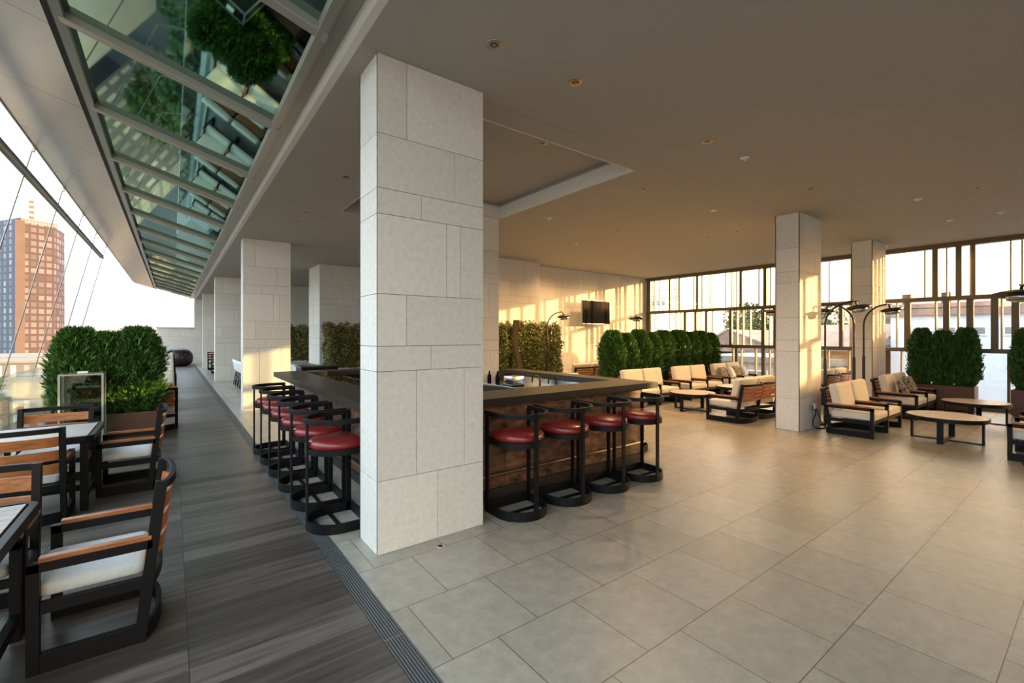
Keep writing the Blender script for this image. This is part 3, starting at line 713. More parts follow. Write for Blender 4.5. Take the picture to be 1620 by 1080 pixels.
# ------------------------------------------------------------------ terrace dining furniture
dc = thing('terrace_armchair', 'x', 'chair', (0, 0, 0), 0, 'black and teak terrace armchairs')
seat(dc, 1, .60, .45, .60, .45, .085, .90, .10, 0, 3, M['fabric_white'], bulge=.55)
TC = [((-.60, 3.65), -PI / 2, 'black framed teak armchair closest to the camera beside the slatted table corner'),
      ((-1.02, 3.76), 0, 'black framed teak armchair wedged between the two terrace tables, facing the closer table'),
      ((-1.12, 6.42), PI, 'black framed teak armchair seen from behind, pushed up to the farther terrace table'),
      ((-.66, 6.88), -PI / 2, 'black framed teak armchair on the walkway side of the farther terrace table'),
      ((-1.10, 7.02), 0, 'black framed teak armchair behind the farther terrace table, in front of the glass case')]
for k, ((x, y), rz, lab_) in enumerate(TC):
    if k == 0: dc.location = (x, y, 0); dc.rotation_euler = (0, 0, rz); dc['label'] = lab_
    else: copy_tree(dc, (x, y, 0), rz, lab_)
def slat_table(x0, x1, y0, y1, lab_):
    t = thing('terrace_table', lab_, 'table', ((x0 + x1) / 2, (y0 + y1) / 2, 0), 0, 'slatted terrace tables')
    hx = (x1 - x0) / 2; hy = (y1 - y0) / 2; mb = MB(); f = .035; n_ = 9; p = (2 * hy - 2 * f) / n_
    for k in range(n_): mb.box(-hx + f, hx - f, -hy + f + k * p + .002, -hy + f + (k + 1) * p - .002, .725, .748)
    mb.build('table_top', M['tabletop'], t, bevel=.002)
    mb = MB(); r = .07
    path = arc(hx - r, hy - r, r, r, 0, 90, 5) + arc(-hx + r, hy - r, r, r, 90, 180, 5) + arc(-hx + r, -hy + r, r, r, 180, 270, 5) + arc(hx - r, -hy + r, r, r, 270, 360, 5)
    mb.strip([(px_ * 1, py_ * 1) for px_, py_ in path], .04, .69, .75, closed=True); mb.build('rim', M['black'], t, bevel=.003)
    for sx in (-1, 1):
        for sy in (-1, 1): MB().box(sx * (hx - .06) - .03, sx * (hx - .06) + .03, sy * (hy - .06) - .03, sy * (hy - .06) + .03, 0, .69).build('leg', M['black'], t, bevel=.003)
    mb = MB(); mb.box(-hx + .09, hx - .09, -.02, .02, .10, .16)
    for sx in (-1, 1): mb.box(sx * (hx - .06) - .02, sx * (hx - .06) + .02, -hy + .09, hy - .09, .10, .16)
    mb.build('stretcher', M['black'], t)
slat_table(-1.56, -.66, 3.03, 3.93, 'square slatted terrace table cut by the picture edge, beside the closest armchair')
slat_table(-1.55, -.65, 6.16, 7.08, 'square slatted terrace table in front of the planter hedge')

# glass case on the terrace
gb = thing('glass_display_case', 'tall clear glass case standing in front of the terrace hedge', 'display case', (-1.10, 9.50, 0))
mb = MB(); a_, b_ = .24, .16
for x in (-a_, a_):
    mb.box(x - .006, x + .006, -b_, b_, .03, 1.16)
for y in (-b_, b_): mb.box(-a_, a_, y - .005, y + .005, .03, 1.16)
mb.box(-a_, a_, -b_, b_, 1.16, 1.168); mb.build('glass_shell', M['acrylic'], gb)
mb = MB()
for x in (-a_, a_):
    for y in (-b_, b_): mb.box(x - .012, x + .012, y - .012, y + .012, .0, 1.17)
for z in (.02, 1.16):
    for y in (-b_, b_): mb.box(-a_, a_, y - .01, y + .01, z - .01, z + .01)
    for x in (-a_, a_): mb.box(x - .01, x + .01, -b_, b_, z - .01, z + .01)
mb.build('frame', M['alu'], gb)
MB().box(-a_ + .015, a_ - .015, -b_ + .015, b_ - .015, .72, .728).build('shelf', M['acrylic'], gb)
MB().box(-.06, .06, -.04, .04, 1.171, 1.20).build('vent_cap', M['plastic_white'], gb)
MB().box(-a_, a_, -b_, b_, 0, .03).build('base', M['alu'], gb)

# terrace lounge row beyond the hedge
for k, (y, rz) in enumerate([(11.25, PI), (13.0, 0), (15.4, PI), (17.6, 0), (20.3, PI), (22.6, 0), (25.5, PI), (28.0, 0)]):
    nm = ['first after it', 'second after the hedge', 'third after the hedge', 'fourth after the hedge', 'fifth after the hedge', 'sixth after the hedge', 'seventh after the hedge', 'last before the woven seat'][k]
    copy_tree(sf, (-.76, y, 0), rz, 'pale-cushioned terrace sofa beyond the hedge, ' + nm, 'terrace sofas beyond the hedge')
pf = thing('wicker_pouf', 'big round black woven seat at the far end of the terrace', 'pouf', (.25, 32.3, 0))
MB().lathe([(.30, 0), (.55, .04), (.68, .2), (.72, .45), (.68, .7), (.55, .88), (.35, .97), (.1, 1.0)], 36).build('woven_shell', M['wicker'], pf)
q = MB()
for k in range(12):
    for j in range(3):
        a_ = 2 * PI * k / 12 + j * .26; r = .705 - .02 * (j - 1) ** 2; q.tube([(r * math.cos(a_) * .99, r * math.sin(a_) * .99, .35 + j * .15), (r * math.cos(a_) * 1.02, r * math.sin(a_) * 1.02, .35 + j * .15)], .03, 6)
q.build('stud', M['plastic_grey'], pf, kind='stuff')
# white dining chairs and table between pillars
dt = thing('dining_table', 'dark dining table with brown top between the second and third pillars', 'table', (2.70, 18.2, 0))
MB().box(-.40, .4, -1.5, 1.5, .80, .85).build('table_top', M['wood'], dt); 
for sy in (-1, 1): MB().box(-.35, .35, sy * 1.35 - .05, sy * 1.35 + .05, 0, .80).build('leg', M['black'], dt)
wc = thing('white_shell_chair', 'x', 'chair', (0, 0, 0), 0, 'white shell dining chairs')
q = MB(); P_ = []
for i in range(9):
    t_ = i / 8; zz = .46 + (0 if t_ < .4 else (t_ - .4) / .6 * .44); yy = -.2 + min(t_, .45) / .45 * .38 + max(0, t_ - .45) * .12
    for j in range(7):
        u = -1 + j / 3; P_.append((u * .23 * (1 - .15 * max(0, t_ - .7) / .3), yy - .05 * u * u * (t_ > .4), zz + .03 * u * u * (t_ < .5)))
q.sm = True; q.add(P_, [(i * 7 + j, i * 7 + j + 1, (i + 1) * 7 + j + 1, (i + 1) * 7 + j) for i in range(8) for j in range(6)])
o = q.build('shell', M['plastic_white'], wc); so = o.modifiers.new('thick', 'SOLIDIFY'); so.thickness = .02
for sx in (-1, 1):
    for sy in (-1, 1): MB().tube([(sx * .15, sy * .13, .46), (sx * .21, sy * .21, 0)], .014, 8).build('leg', M['black'], wc)
for k in range(4):
    lab_ = 'white shell chair on black legs along the dining table, ' + ['closest to the second pillar', 'second from the second pillar', 'third from the second pillar', 'closest to the third pillar'][k]
    if k == 0: wc.location = (1.98, 17.0, 0); wc.rotation_euler = (0, 0, PI / 2); wc['label'] = lab_
    else: copy_tree(wc, (1.98, 17.0 + .66 * k, 0), PI / 2, lab_)
copy_tree(dc, (1.75, 25.4, 0), PI, 'dark armchair with pale cushion between the third and fourth pillars, nearer one')
copy_tree(dc, (1.75, 27.4, 0), 0, 'dark armchair with pale cushion between the third and fourth pillars, farther one')

# ------------------------------------------------------------------ arc lamps
def arc_lamp(px_, py_, dx_, dy_, lab_, z=2.27, R=.25, first=[None]):
    """pole at (px,py), shade hung at +(dx,dy)"""
    t = thing('arc_floor_lamp', lab_, 'floor lamp', (px_, py_, 0), math.atan2(dy_, dx_), 'bronze arc floor lamps')
    L = math.hypot(dx_, dy_)
    MB().lathe([(.01, 0), (.20, 0), (.20, .02), (.03, .035), (.03, .06)], 32).build('base', M['lampmetal'], t)
    MB().tube([(0, 0, .03), (0, 0, 1.30)], .028, 12).build('lower_pole', M['lampmetal'], t)
    pts = [(0, 0, 1.30), (0, 0, z - .30)] + [(L - L * math.cos(q), 0, z - .30 + .43 * math.sin(q)) for q in [i * PI / 2 / 10 for i in range(1, 11)]]
    MB().tube(pts, .018, 10).build('arc_arm', M['lampmetal'], t)
    q = MB(); q.beam((L - .02, 0, z + .13), (L + .08, 0, z + .13), .02, .02); q.tube([(L + .03, 0, z + .13), (L + .05, 0, z + .05)], .018, 8); q.build('bracket', M['lampmetal'], t)
    T = Matrix.Translation((L + .08, 0, z)) @ Matrix.Rotation(math.radians(-8), 4, 'Y')
    q = MB(); q.lathe([(.03, .06), (.12, .05), (.20, .025), (R, -.0), (R + .005, -.008), (R - .02, -.008), (.18, .01), (.10, .03)], 36)
    q.v = [tuple(T @ Vector(p)) for p in q.v]; q.build('shade', M['lampmetal'], t)
    q = MB(); q.lathe([(.105, .012), (.13, -.03), (.115, -.07), (.06, -.085), (.01, -.085)], 28)
    q.v = [tuple(T @ Vector(p)) for p in q.v]; q.build('burner_cage', M['reflector'], t)
    return t
arc_lamp(10.30, 3.42, .05, -.45, 'bronze arc lamp rising right beside the socket pillar, arching toward the room', R=.19)
arc_lamp(11.25, 3.22, -.05, .42, 'bronze arc lamp behind the bare two-seater, arching back toward the socket pillar', R=.17)
arc_lamp(12.0, 3.26, 0, -.40, 'bronze arc lamp in front of the window pillar', R=.18)
arc_lamp(10.75, 4.1, 0, .42, 'bronze arc lamp almost wholly behind the socket pillar, only its shade tip showing', R=.19)
arc_lamp(9.25, .55, -.47, .15, 'large-looking bronze arc lamp shade hanging in at the picture edge near the cut sofa', R=.26)
arc_lamp(8.1, 9.2, .55, 0, 'bronze arc lamp rising out of the loose-leaved hedge before the television wall', R=.19)
arc_lamp(11.9, 9.2, -.36, -.27, 'bronze arc lamp seen end-on beside the television, above the clipped hedge', R=.22)

# television
tv = thing('television', 'flat black television mounted on the sunlit stone wall', 'television', (11.78, YT - .004, 2.55))
MB().box(-.71, .71, -.36, -.32, -.41, .41).build('casing', M['tvframe'], tv, bevel=.006)
MB().box(-.695, .695, -.364, -.36, -.385, .398).build('screen', M['screen'], tv)
mb = MB(); mb.box(-.25, .25, -.02, 0, -.2, .2); mb.beam((0, -.01, 0), (0, -.33, 0), .06, .08); mb.build('wall_bracket', M['black'], tv)

# power socket and cable on the pillar
so_ = thing('wall_socket', 'grey wall socket box with white plug low on the socket pillar', 'socket', (9.58, 3.43, .40))
MB().box(-.05, .05, -.045, 0, -.05, .05).build('box', M['plastic_grey'], so_, bevel=.006)
MB().box(.055, .16, -.07, -.0, -.03, .06).build('plug', M['plastic_white'], so_, bevel=.008)
q = MB(); q.tube([(9.70, 3.38, .38), (9.66, 3.36, .28), (9.52, 3.36, .18), (9.50, 3.35, .07), (9.62, 3.32, .012), (9.9, 3.22, .01), (10.1, 3.20, .01), (10.25, 3.12, .01)], .009, 8)
q.tube([(9.74, 3.38, .38), (9.84, 3.36, .2), (9.95, 3.36, .06), (10.05, 3.34, .012), (10.2, 3.33, .03)], .008, 8)
tag(q.build('power_cable', M['black']), 'black power cable looping from the pillar socket to the floor', 'cable')

# ------------------------------------------------------------------ planting
def leafpiece(mb, p, d, up, L, w, bend):
    """a small folded leaf: 4 verts, two triangles"""
    s_ = d.cross(up)
    if s_.length < 1e-4: s_ = Vector((1, 0, 0))
    s_.normalize(); m_ = p + d * L * .5 + up * bend
    mb.add([p, m_ + s_ * w / 2, p + d * L, m_ - s_ * w / 2], [(0, 1, 2), (0, 2, 3)])
def thuja_mesh(h, r, n, seed, L=.075, square=2.15):
    rnd = random.Random(seed); mb = MB()
    def rad(a_, z):
        t_ = z / h; prof = min(1, (t_ + .12) / .3) * (1 - max(0, (t_ - .58) / .42) ** 2.2 * .62)
        c_, s_ = abs(math.cos(a_)), abs(math.sin(a_)); sq = (c_ ** square + s_ ** square) ** (-1 / square)
        return r * sq * prof * (1 + .08 * math.sin(3 * a_ + seed + z * 6) + .09 * math.sin(6 * a_ + z * 9 + seed) + .05 * math.sin(11 * a_ - z * 17))
    # inner mass
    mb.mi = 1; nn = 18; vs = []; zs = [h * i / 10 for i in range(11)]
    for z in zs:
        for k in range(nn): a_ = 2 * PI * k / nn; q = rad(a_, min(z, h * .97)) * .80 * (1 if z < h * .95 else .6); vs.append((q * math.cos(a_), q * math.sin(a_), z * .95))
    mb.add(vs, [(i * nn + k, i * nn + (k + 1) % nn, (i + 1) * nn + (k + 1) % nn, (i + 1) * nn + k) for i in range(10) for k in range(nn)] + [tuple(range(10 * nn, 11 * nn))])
    mb.mi = 0
    for _ in range(n):
        top = rnd.random() < .16; a_ = rnd.uniform(0, 2 * PI)
        z = h * (rnd.uniform(.9, 1.0) if top else rnd.random() ** .9)
        q = rad(a_, z) * (math.sqrt(rnd.random()) if top else (rnd.uniform(.74, 1.03) if rnd.random() < .87 else rnd.uniform(1.0, 1.2)))
        p = Vector((q * math.cos(a_), q * math.sin(a_), z)); out = Vector((math.cos(a_), math.sin(a_), 0))
        d = (out * rnd.uniform(.35, 1) + Vector((0, 0, rnd.uniform(.5, 1.3))) + Vector([rnd.uniform(-.5, .5) for _ in range(3)])).normalized()
        up = Vector([rnd.uniform(-1, 1) for _ in range(3)]).normalized()
        l_ = L * rnd.uniform(.6, 1.3)
        leafpiece(mb, p, d, up, l_, l_ * .30, .004)
    return mb
tj = thing('thuja_bush', 'x', 'bush', (0, 0, 0), 0, 'clipped conifers in planters')
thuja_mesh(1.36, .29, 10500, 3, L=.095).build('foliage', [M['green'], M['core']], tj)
MB().tube([(0, 0, -.1), (.01, 0, .25)], [.03, .025], 8).build('trunk', M['bark'], tj)
tfirst = [True]
def thuja(x, y, z, lab_, s=1.0, sz=1.0, group='clipped conifers in planters'):
    rz = random.uniform(0, 6.28)
    if tfirst[0]: tfirst[0] = False; r = tj; r.location = (x, y, z); r.rotation_euler = (0, 0, rz); r['label'] = lab_; r['group'] = group
    else: r = copy_tree(tj, (x, y, z), rz, lab_, group)
    r.scale = (s, s, sz); return r
def planter(x0, x1, y0, y1, h, m, lab_, group='box planters'):
    t = thing('box_planter', lab_, 'planter', ((x0 + x1) / 2, (y0 + y1) / 2, 0), 0, group)
    hx = (x1 - x0) / 2; hy = (y1 - y0) / 2; w = .025; mb = MB(); zb = .03
    mb.box(-hx, hx, -hy, -hy + w, zb, h); mb.box(-hx, hx, hy - w, hy, zb, h); mb.box(-hx, -hx + w, -hy + w, hy - w, zb, h); mb.box(hx - w, hx, -hy + w, hy - w, zb, h); mb.box(-hx + w, hx - w, -hy + w, hy - w, zb, zb + .02)
    mb.build('box', m, t, bevel=.003)
    MB().box(-hx + w, hx - w, -hy + w, hy - w, zb + .02, h - .06).build('soil', M['soil'], t)
    mb = MB(); mb.box(-hx + .05, hx - .05, -hy + .05, hy - .05, 0, zb); mb.build('plinth', M['dark'], t)
# terrace hedge (clipped conifers in a brown trough)
planter(-1.55, -.22, 9.80, 10.28, .47, M['planter'], 'brown trough planter under the terrace hedge')
for k, (x, s_) in enumerate([(-1.22, 1.02), (-.84, 1.0), (-.47, 1.04)]):
    thuja(x, 10.04, .41, 'clipped conifer in the terrace trough, ' + ['against the glass balustrade', 'middle one of three', 'beside the walkway'][k], s_, [1.03, .98, 1.04][k], 'conifers of the terrace hedge')
# lounge hedges
planter(9.25, 12.15, 7.95, 8.45, .45, M['planter'], 'brown trough planter behind the sofas close to the bar')
for k in range(5):
    thuja(9.56 + k * .575, 8.2, .39, 'clipped conifer in the trough behind the bar-side sofas, ' + ['at the bar end', 'second from the bar end', 'middle one', 'second from the window end', 'at the window end'][k], [1.0, .97, 1.0, .96, 1.0][k], [1.05, 1.0, 1.07, 1.02, 1.06][k])
planter(12.3, 14.75, 7.95, 8.45, .45, M['planter'], 'brown trough planter behind the window-end sofa')
for k in range(4):
    thuja(12.64 + k * .6, 8.2, .39, 'clipped conifer in the trough behind the window-end sofa, ' + ['closest to the other trough', 'second from the other trough', 'third from the other trough', 'closest to the glass'][k], [1.05, 1.06, 1.02, 1.0][k], [1.07, 1.03, 1.06, 1.02][k])
planter(14.42, 14.92, 1.88, 3.05, .58, M['planter'], 'brown box planter under the windows behind the far round table')
for k, y in enumerate((2.82, 2.44, 2.06)):
    thuja(14.66, y, .50, 'clipped conifer in the window planter, ' + ['closest to the window pillar', 'middle one of three', 'farthest from the window pillar'][k], .74, [1.0, .96, 1.0][k])
planter(14.42, 14.92, .2, 1.33, .58, M['planter'], 'brown box planter at the picture edge under the windows')
for k, y in enumerate((1.10, .72, .36)):
    thuja(14.66, y, .50, 'clipped conifer in the edge planter, ' + ['on the side with the round table', 'in the centre of that planter', 'at the cut-off end'][k], .74, .98)

def hedge_mesh(sx, sy, h, n, seed, L=.082, z0=.0, red=.08):
    rnd = random.Random(seed); mb = MB()
    mb.mi = 2
    for _ in range(int(h * 24)):  # stems
        x = rnd.uniform(-sx * .45, sx * .45); y = rnd.uniform(-sy * .3, sy * .3)
        mb.tube([(x, y, 0), (x + rnd.uniform(-.1, .1), y + rnd.uniform(-.1, .1), h * rnd.uniform(.6, .95))], .008, 4, caps=False)
    for _ in range(n):
        q = [rnd.uniform(-1, 1), rnd.uniform(-1, 1), rnd.uniform(0, 1)]
        f = rnd.random()
        if f < .6: q[1] = math.copysign(rnd.uniform(.6, 1), q[1])
        elif f < .8: q[0] = math.copysign(rnd.uniform(.85, 1), q[0])
        edge = 1 - .12 * math.sin(q[0] * 9 + seed) * abs(q[1]) - .18 * max(0, q[2] - .85) / .15 * (abs(q[0]) ** 4)
        p = Vector((q[0] * sx / 2 * (1 + .04 * math.sin(q[2] * 14 + seed)), q[1] * sy / 2 * edge, z0 + (h - z0) * q[2] * (1 + .05 * math.sin(q[0] * 13 + seed))))
        d = Vector([rnd.uniform(-1, 1), rnd.uniform(-1, 1), rnd.uniform(-.5, 1)]).normalized(); up = Vector([rnd.uniform(-1, 1) for _ in range(3)]).normalized()
        mb.mi = 1 if (rnd.random() < red * (1 + 3 * max(0, q[2] - .6))) else 0
        l_ = L * rnd.uniform(.6, 1.2); leafpiece(mb, p, d, up, l_, l_ * .5, .006)
    return mb
def leafy(x0, x1, y0, y1, h, hp, m, lab_, plab, n, seed, red=.08):
    planter(x0, x1, y0, y1, hp, m, plab)
    t = thing('leafy_hedge', lab_, 'hedge', ((x0 + x1) / 2, (y0 + y1) / 2, hp - .06), 0, 'loose-leaved screen hedges')
    o = hedge_mesh((x1 - x0) * 1.04, (y1 - y0) * 1.1, h - hp, n, seed, red=red).build('foliage', [M['leaf'], M['leafred'], M['bark']], t)
leafy(7.25, 8.95, 9.55, 10.15, 2.12, .55, M['planter'], 'loose-leaved sunlit hedge before the pilaster, wide one beside the wavy post', 'brown trough under the sunlit hedge beside the wavy post', 17000, 5, .04)
leafy(5.7, 7.05, 9.55, 10.15, 2.10, .55, M['planter'], 'loose-leaved sunlit hedge half hidden by the inner bar pillar', 'brown trough under the hedge half hidden by the inner bar pillar', 12500, 6, .04)
leafy(3.66, 5.6, 13.6, 14.2, 2.12, .80, M['planter_white'], 'loose-leaved dark hedge in front of the stone block behind the bar', 'white trough in front of the stone block', 17000, 8, .14)
leafy(3.35, 5.6, 17.6, 18.2, 2.15, .85, M['planter_white'], 'loose-leaved dark hedge beside the second pillar, beyond the stone block', 'white trough beyond the stone block', 16000, 9, .10)
mb = MB(); mb.box(3.1, 3.5, 12.9, 16.2, 0, .82); mb.mi = 1; mb.box(3.07, 3.53, 12.87, 16.23, .82, .86)
tag(mb.build('low_wall', [M['planter_white'], M['plastic_grey']]), 'low white wall with grey coping beside the stone block', 'low wall')
# wavy timber post
wp = thing('wavy_timber_post', 'tall wavy dark timber board standing between the sunlit hedges', 'post', (7.12, 9.3, 0))
mb = MB(); vs = []; N_ = 24
for i in range(N_ + 1):
    z = 2.15 * i / N_; xo = (.10 * (1 / (1 + math.exp((z - 1.25) * 9))) - .0) + .03 * math.sin(z * 3)
    for sx, sy in ((-1, -1), (1, -1), (1, 1), (-1, 1)): vs.append((xo + sx * .075, sy * .03, z))
mb.add(vs, [(i * 4 + k, i * 4 + (k + 1) % 4, (i + 1) * 4 + (k + 1) % 4, (i + 1) * 4 + k) for i in range(N_) for k in range(4)] + [(3, 2, 1, 0), (N_ * 4, N_ * 4 + 1, N_ * 4 + 2, N_ * 4 + 3)])
mb.build('board', M['bark'], wp); MB().box(-.05, .25, -.15, .15, 0, .02).build('foot_plate', M['black'], wp)

# ------------------------------------------------------------------ outside, terrace side
M['street'] = mat('street_asphalt', (.05, .05, .052), .8, noise=(.2, .3))
M['pave'] = mat('city_paving', (.13, .125, .115), .8, noise=(.3, .2))
M['ctree'] = mat('city_tree_leaves', (.030, .075, .022), .7, island=.5)
M['white_wall'] = mat('white_render', (.36, .36, .36), .7, noise=(.4, .04))
M['blue_wall'] = mat('pale_blue_render', (.64, .70, .78), .7, noise=(.5, .05))
M['ochre'] = mat('ochre_render', (.60, .32, .14), .7, noise=(.5, .1))
M['roof'] = mat('clay_roof', (.30, .19, .15), .8, noise=(2, .25))
M['tower1'] = facade_mat('tower_brown_facade', (.045, .032, .045), (.10, .095, .14), 2.2, 1.9, .32, 0, dark=.28)
M['tower2'] = facade_mat('tower_grey_facade', (.10, .11, .14), (.30, .33, .38), 1.0, 1.9, .30, 0, dark=.35)
M['brownwall'] = mat('brown_brick', (.055, .038, .048), .8, noise=(.3, .1))
M['houses'] = facade_mat('distant_houses', (.27, .23, .22), (.14, .14, .16), 3.0, 2.8, .8, 0)
M['redwhite'] = mat('mast_red', (.60, .07, .04), .6)
S(MB().box(-700, -2.2, -60, 900, -22.2, -22), 'ground', M['pave'])
S(MB().box(-30, -16, -60, 900, -22, -21.95), 'ground_street', M['street'])
S(MB().box(-2.3, XW + .2, -8.3, 35, -22, -.3), 'wall_building_base', M['plaster_white'])
# tower
def rot_quad(c0, c1, depth):
    d = Vector((c1[0] - c0[0], c1[1] - c0[1])); n_ = Vector((-d.y, d.x)).normalized() * depth; return [tuple(c0), tuple(c1), (c1[0] + n_.x, c1[1] + n_.y), (c0[0] + n_.x, c0[1] + n_.y)]
tw = thing('office_tower', 'tall brown and grey office tower block rising beyond the terrace', 'building')
A = Vector((-37.0, 194.0)); 
def pt(u, Y): 
    dx = (u - 810) / 715; return Vector((Y * (.7996 * dx + .6006) / (-.6006 * dx + .7996), Y))
pA, pB, pC, pD = pt(-30, 196), pt(24, 180), pt(87, 184), pt(102, 192)
def wall_prism(a_, b_, z0, z1, t_, name, m):
    d = (b_ - a_).normalized(); n_ = Vector((-d.y, d.x)) * t_
    o = MB().prism([tuple(a_), tuple(b_), tuple(b_ + n_), tuple(a_ + n_)], z0, z1).build(name, m, tw); return o
ZT = 33.5
wall_prism(pA, pB, -22, ZT, 6, 'side_facade', M['tower2'])
mid = pB + (pC - pB) * .24
wall_prism(mid, pC, -22, ZT - .5, 6, 'front_facade', M['tower1'])
wall_prism(pB, mid, -22, ZT, 6, 'service_shaft', M['brownwall'])
wall_prism(pC, pD, -22, ZT - .5, 5, 'corner_facade', M['tower1'])
wall_prism(pA + Vector((0, 3)), pB + Vector((.5, 3)), ZT, ZT + 1.2, 8, 'roof_plant', M['tower2'])
q = MB(); c0 = pt(50, 186)
for k in range(9): q.mi = k % 2; q.box(c0.x - .5, c0.x + .5, c0.y - .5, c0.y + .5, ZT + k * .75, ZT + (k + 1) * .75)
q.build('radio_mast', [M['redwhite'], M['white_wall']], tw)
def bld(name, lab_, x0, x1, y0, y1, z0, z1, m, group='city buildings', roof=None, cat='building'):
    t = thing(name, lab_, cat, ((x0 + x1) / 2, (y0 + y1) / 2, z0), 0, group); hx = (x1 - x0) / 2; hy = (y1 - y0) / 2
    MB().box(-hx, hx, -hy, hy, 0, z1 - z0).build('walls', m, t)
    MB().box(-hx - .15, hx + .15, -hy - .15, hy + .15, z1 - z0, z1 - z0 + .25).build('roof_slab', roof or M['pave'], t)
    return t
bld('pavilion_building', 'long low white building across the street below the tower', -60, -19, 48, 62, -22, -1.6, M['white_wall'])
bld('annex_building', 'dark banded low block at the foot of the tower', -34, -15, 84, 100, -22, -1.2, M['brownwall'])
bld('podium_building', 'grey mauve block beside the foot of the tower', -20, -10, 70, 80, -22, -1.2, M['tower2'])
rnd = random.Random(4)
for k in range(16):
    u = 96 + k * 14.5; Y = 260 + 30 * (k % 6) + rnd.uniform(0, 8); p = pt(u, Y); w = rnd.uniform(4, 7)
    d_ = p.length; top = 1.75 + rnd.uniform(2, 8) / 715 * d_ * .8
    bld('distant_house', 'pale distant apartment block on the skyline, number %s along from the tower' % ['one', 'two', 'three', 'four', 'five', 'six', 'seven', 'eight', 'nine', 'ten', 'eleven', 'twelve', 'thirteen', 'fourteen', 'fifteen', 'sixteen'][k], p.x - w, p.x + w, p.y, p.y + 12, -22, top, M['houses'], 'skyline blocks')
# street trees
def blob_tree(R, seed, n=1500, L=.55):
    rnd_ = random.Random(seed); mb = MB(); cl = [(Vector((rnd_.uniform(-.5, .5) * R, rnd_.uniform(-.5, .5) * R, rnd_.uniform(-.3, .5) * R)), R * rnd_.uniform(.45, .7)) for _ in range(8)]
    for c, r in cl:
        for _ in range(n // 8):
            v = Vector([rnd_.gauss(0, 1) for _ in range(3)]).normalized(); p = c + v * r * rnd_.uniform(.8, 1)
            d = (v + Vector([rnd_.uniform(-.8, .8) for _ in range(3)])).normalized(); leafpiece(mb, p, d, Vector([rnd_.uniform(-1, 1) for _ in range(3)]).normalized(), L * rnd_.uniform(.6, 1.3), L * .6, .03)
    return mb
t0 = thing('street_tree', 'x', 'tree', (0, 0, 0), 0, 'street trees below the terrace')
o = blob_tree(3.4, 2, 2600).build('crown', M['ctree'], t0); o.location = (0, 0, 9)
MB().tube([(0, 0, 0), (0, 0, 9)], [.25, .15], 8).build('trunk', M['bark'], t0)
spots = [(-8, 2), (-8, 10), (-9, 18), (-8, 26), (-9, 34), (-8, 42), (-9, 50), (-9, -7), (-34, 12), (-35, 24), (-34, 37), (-25, 40), (-12, 60), (-25, 30)]
for k, (x, y) in enumerate(spots):
    lab_ = 'leafy street tree far below the terrace edge, %s along the street' % ['first', 'second', 'third', 'fourth', 'fifth', 'sixth', 'seventh', 'eighth', 'ninth', 'tenth', 'eleventh', 'twelfth', 'thirteenth', 'fourteenth'][k]
    if k == 0: t0.location = (x, y, -22); t0['label'] = lab_
    else: copy_tree(t0, (x, y, -22), k * 1.3, lab_)

# ------------------------------------------------------------------ outside, window side
S(MB().box(XW + .6, 200, -120, 200, -6.2, -6), 'ground_courtyard', M['pave'])
wb = bld('white_house', 'pale blue-white rendered building right outside the windows', 24, 34, -3.5, 5.6, -6, 2.55, M['blue_wall'], 'houses outside the windows', M['roof'])
wb2 = MB(); wb2.prism([(0, -2.2), (0, 2.2), (9, 2.2), (9, -2.2)], 0, .01)
q = MB(); q.add([(-5, -1.6, 8.8), (-5, 1.2, 8.8), (-5, -.2, 9.25), (5, -1.6, 8.8), (5, 1.2, 8.8), (5, -.2, 9.25)], [(0, 2, 1), (3, 4, 5), (0, 3, 5, 2), (1, 2, 5, 4), (0, 1, 4, 3)]); q.build('gable_roof', M['roof'], wb)
def win(par, x, y, z, w, h, m=None):
    q = MB(); q.box(x - .04, x + .02, y - w / 2, y + w / 2, z, z + h); f = q.build('window', M['plastic_white'], par)
    MB().box(x - .05, x - .04, y - w / 2 + .06, y + w / 2 - .06, z + .06, z + h - .06).build('pane', M['ochre'] if m is None else m, f)
for y in (3.9, 3.1, 2.1, 1.3, -.5): win(wb, -5, y - 1.05, 7.75, .62, .36, M['plastic_grey'])
q = MB()
for k in range(5): q.box(-5.05, -5, .25 - .2 - .0, .75 - .2, 5.55 + k * .08, 5.59 + k * .08)
q.build('vent_grille', M['dark'], wb)
M['glassblock'] = facade_mat('glass_blocks', (.72, .75, .78), (.22, .26, .30), .2, .2, .05, 0, dark=.6)
MB().box(-5.04, -5, -1.15, -.7, 3.0, 8.3).build('glass_block_strip', M['glassblock'], wb)
b2 = bld('clay_roof_house', 'low house with brown walls and pale curved roof edge seen through the windows', 27, 36, 11.0, 15.6, -6, .8, M['brownwall'], 'houses outside the windows', M['pave'])
q = MB(); q.add([(-5, -2.8, 6.8), (-5, 2.8, 6.8), (-5, .5, 8.1), (5, -2.8, 6.8), (5, 2.8, 6.8), (5, .5, 8.1)], [(0, 2, 1), (3, 4, 5), (0, 3, 5, 2), (1, 2, 5, 4), (0, 1, 4, 3)]); q.build('gable_roof', M['roof'], b2)
q = MB(); q.beam((-5.05, -2.9, 6.8), (-5.05, .5, 8.15), .1, .12, up=(1, 0, 0)); q.beam((-5.05, .5, 8.15), (-5.05, 2.9, 6.8), .1, .12, up=(1, 0, 0)); q.build('barge_board', M['white_wall'], b2)
b3 = bld('low_white_annex', 'low white annex with dark window beneath the clay roof house', 21, 26, 6.6, 12.2, -6, .55, M['white_wall'], 'houses outside the windows', M['alu'])
win(b3, -2.5, .2, 5.0, .9, 1.2, M['plastic_grey'])
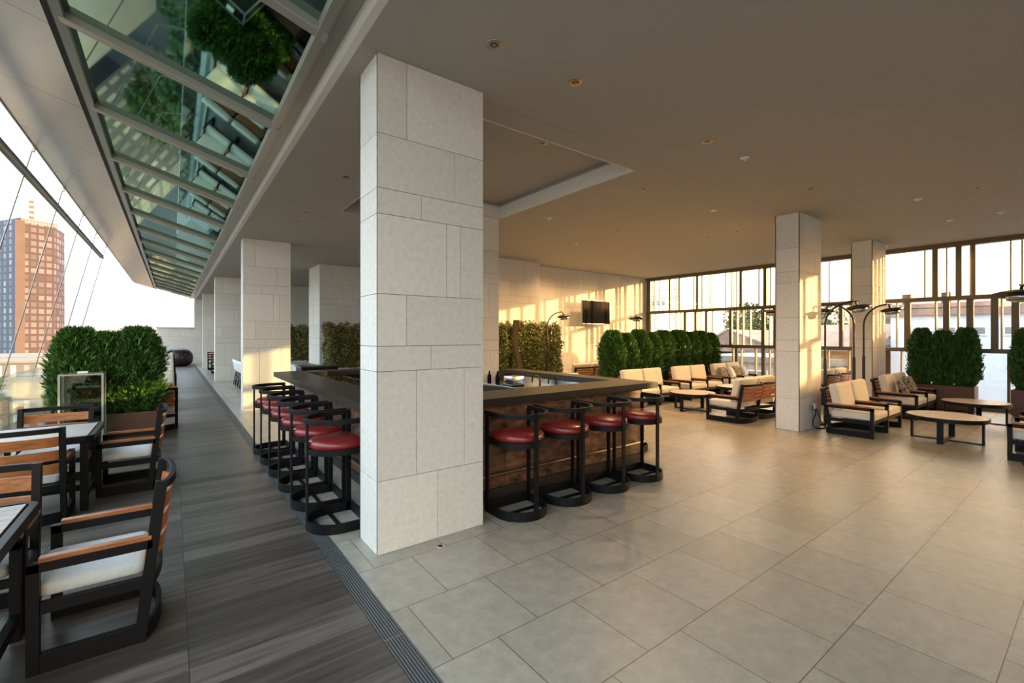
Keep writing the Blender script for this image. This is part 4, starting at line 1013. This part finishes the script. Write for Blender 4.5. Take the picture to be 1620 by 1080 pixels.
b4 = bld('blue_grey_block', 'pale blue-grey block with scaffold on its roof near the corner of the window wall', 28, 36, 19.2, 23, -6, 4.0, M['blue_wall'], 'houses outside the windows', M['alu'])
q = MB()
for x in (-4, -2):
    for y in (-1.5, -.6, .3, 1.2): q.beam((x, y, 10), (x, y, 12.0), .06, .06)
for z in (10.6, 11.2, 11.9):
    for x in (-4, -2): q.beam((x, -1.5, z), (x, 1.2, z), .05, .05)
q.build('roof_scaffold', M['rod'], b4)
b5 = bld('tiled_roof_shed', 'shed with reddish tiled roof and ochre wall seen between the two lounge pillars', 22, 27, 6.0, 9.3, -6, 1.1, M['ochre'], 'houses outside the windows', M['plaster_white'])
q = MB(); q.add([(-2.9, -2, 7.2), (-2.9, 2, 7.2), (2.9, 2, 8.2), (2.9, -2, 8.2), (-2.9, -2, 7.3), (-2.9, 2, 7.3), (2.9, 2, 8.3), (2.9, -2, 8.3)], [(0, 1, 2, 3), (7, 6, 5, 4), (0, 4, 5, 1), (1, 5, 6, 2), (2, 6, 7, 3), (3, 7, 4, 0)]); q.build('lean_to_roof', M['roof'], b5)
b6 = bld('grey_gabled_house', 'cluttered grey house with chimneys behind the pale blue-white building', 36, 44, 4.0, 10.5, -6, 3.4, M['pave'], 'houses outside the windows', M['roof'])
for y in (-1.5, .3, 2.2): MB().box(-3.5, -3.1, y, y + .4, 9.4, 10.3).build('chimney', M['brownwall'], b6)
# unseen block added off to the side to cut off the lowest sun
bld('sun_cutoff_block', 'plain unseen block added outside the windows to cut off the lowest sun', 26, 36, -26, -4.5, -6, 3.75, M['white_wall'], 'houses outside the windows')
t1 = thing('garden_tree', 'olive-green tree behind the clay roof house', 'tree', (46, 22.5, -6), 0, 'trees outside the windows')
o = blob_tree(2.6, 5, 2600, .35).build('crown', M['ctree'], t1); o.location = (0, 0, 7.9)
MB().tube([(0, 0, 0), (0, 0, 8)], [.25, .12], 8).build('trunk', M['bark'], t1)
copy_tree(t1, (46, 16.5, -6.4), 1.0, 'olive-green tree standing just beside the larger one behind the clay roof house')
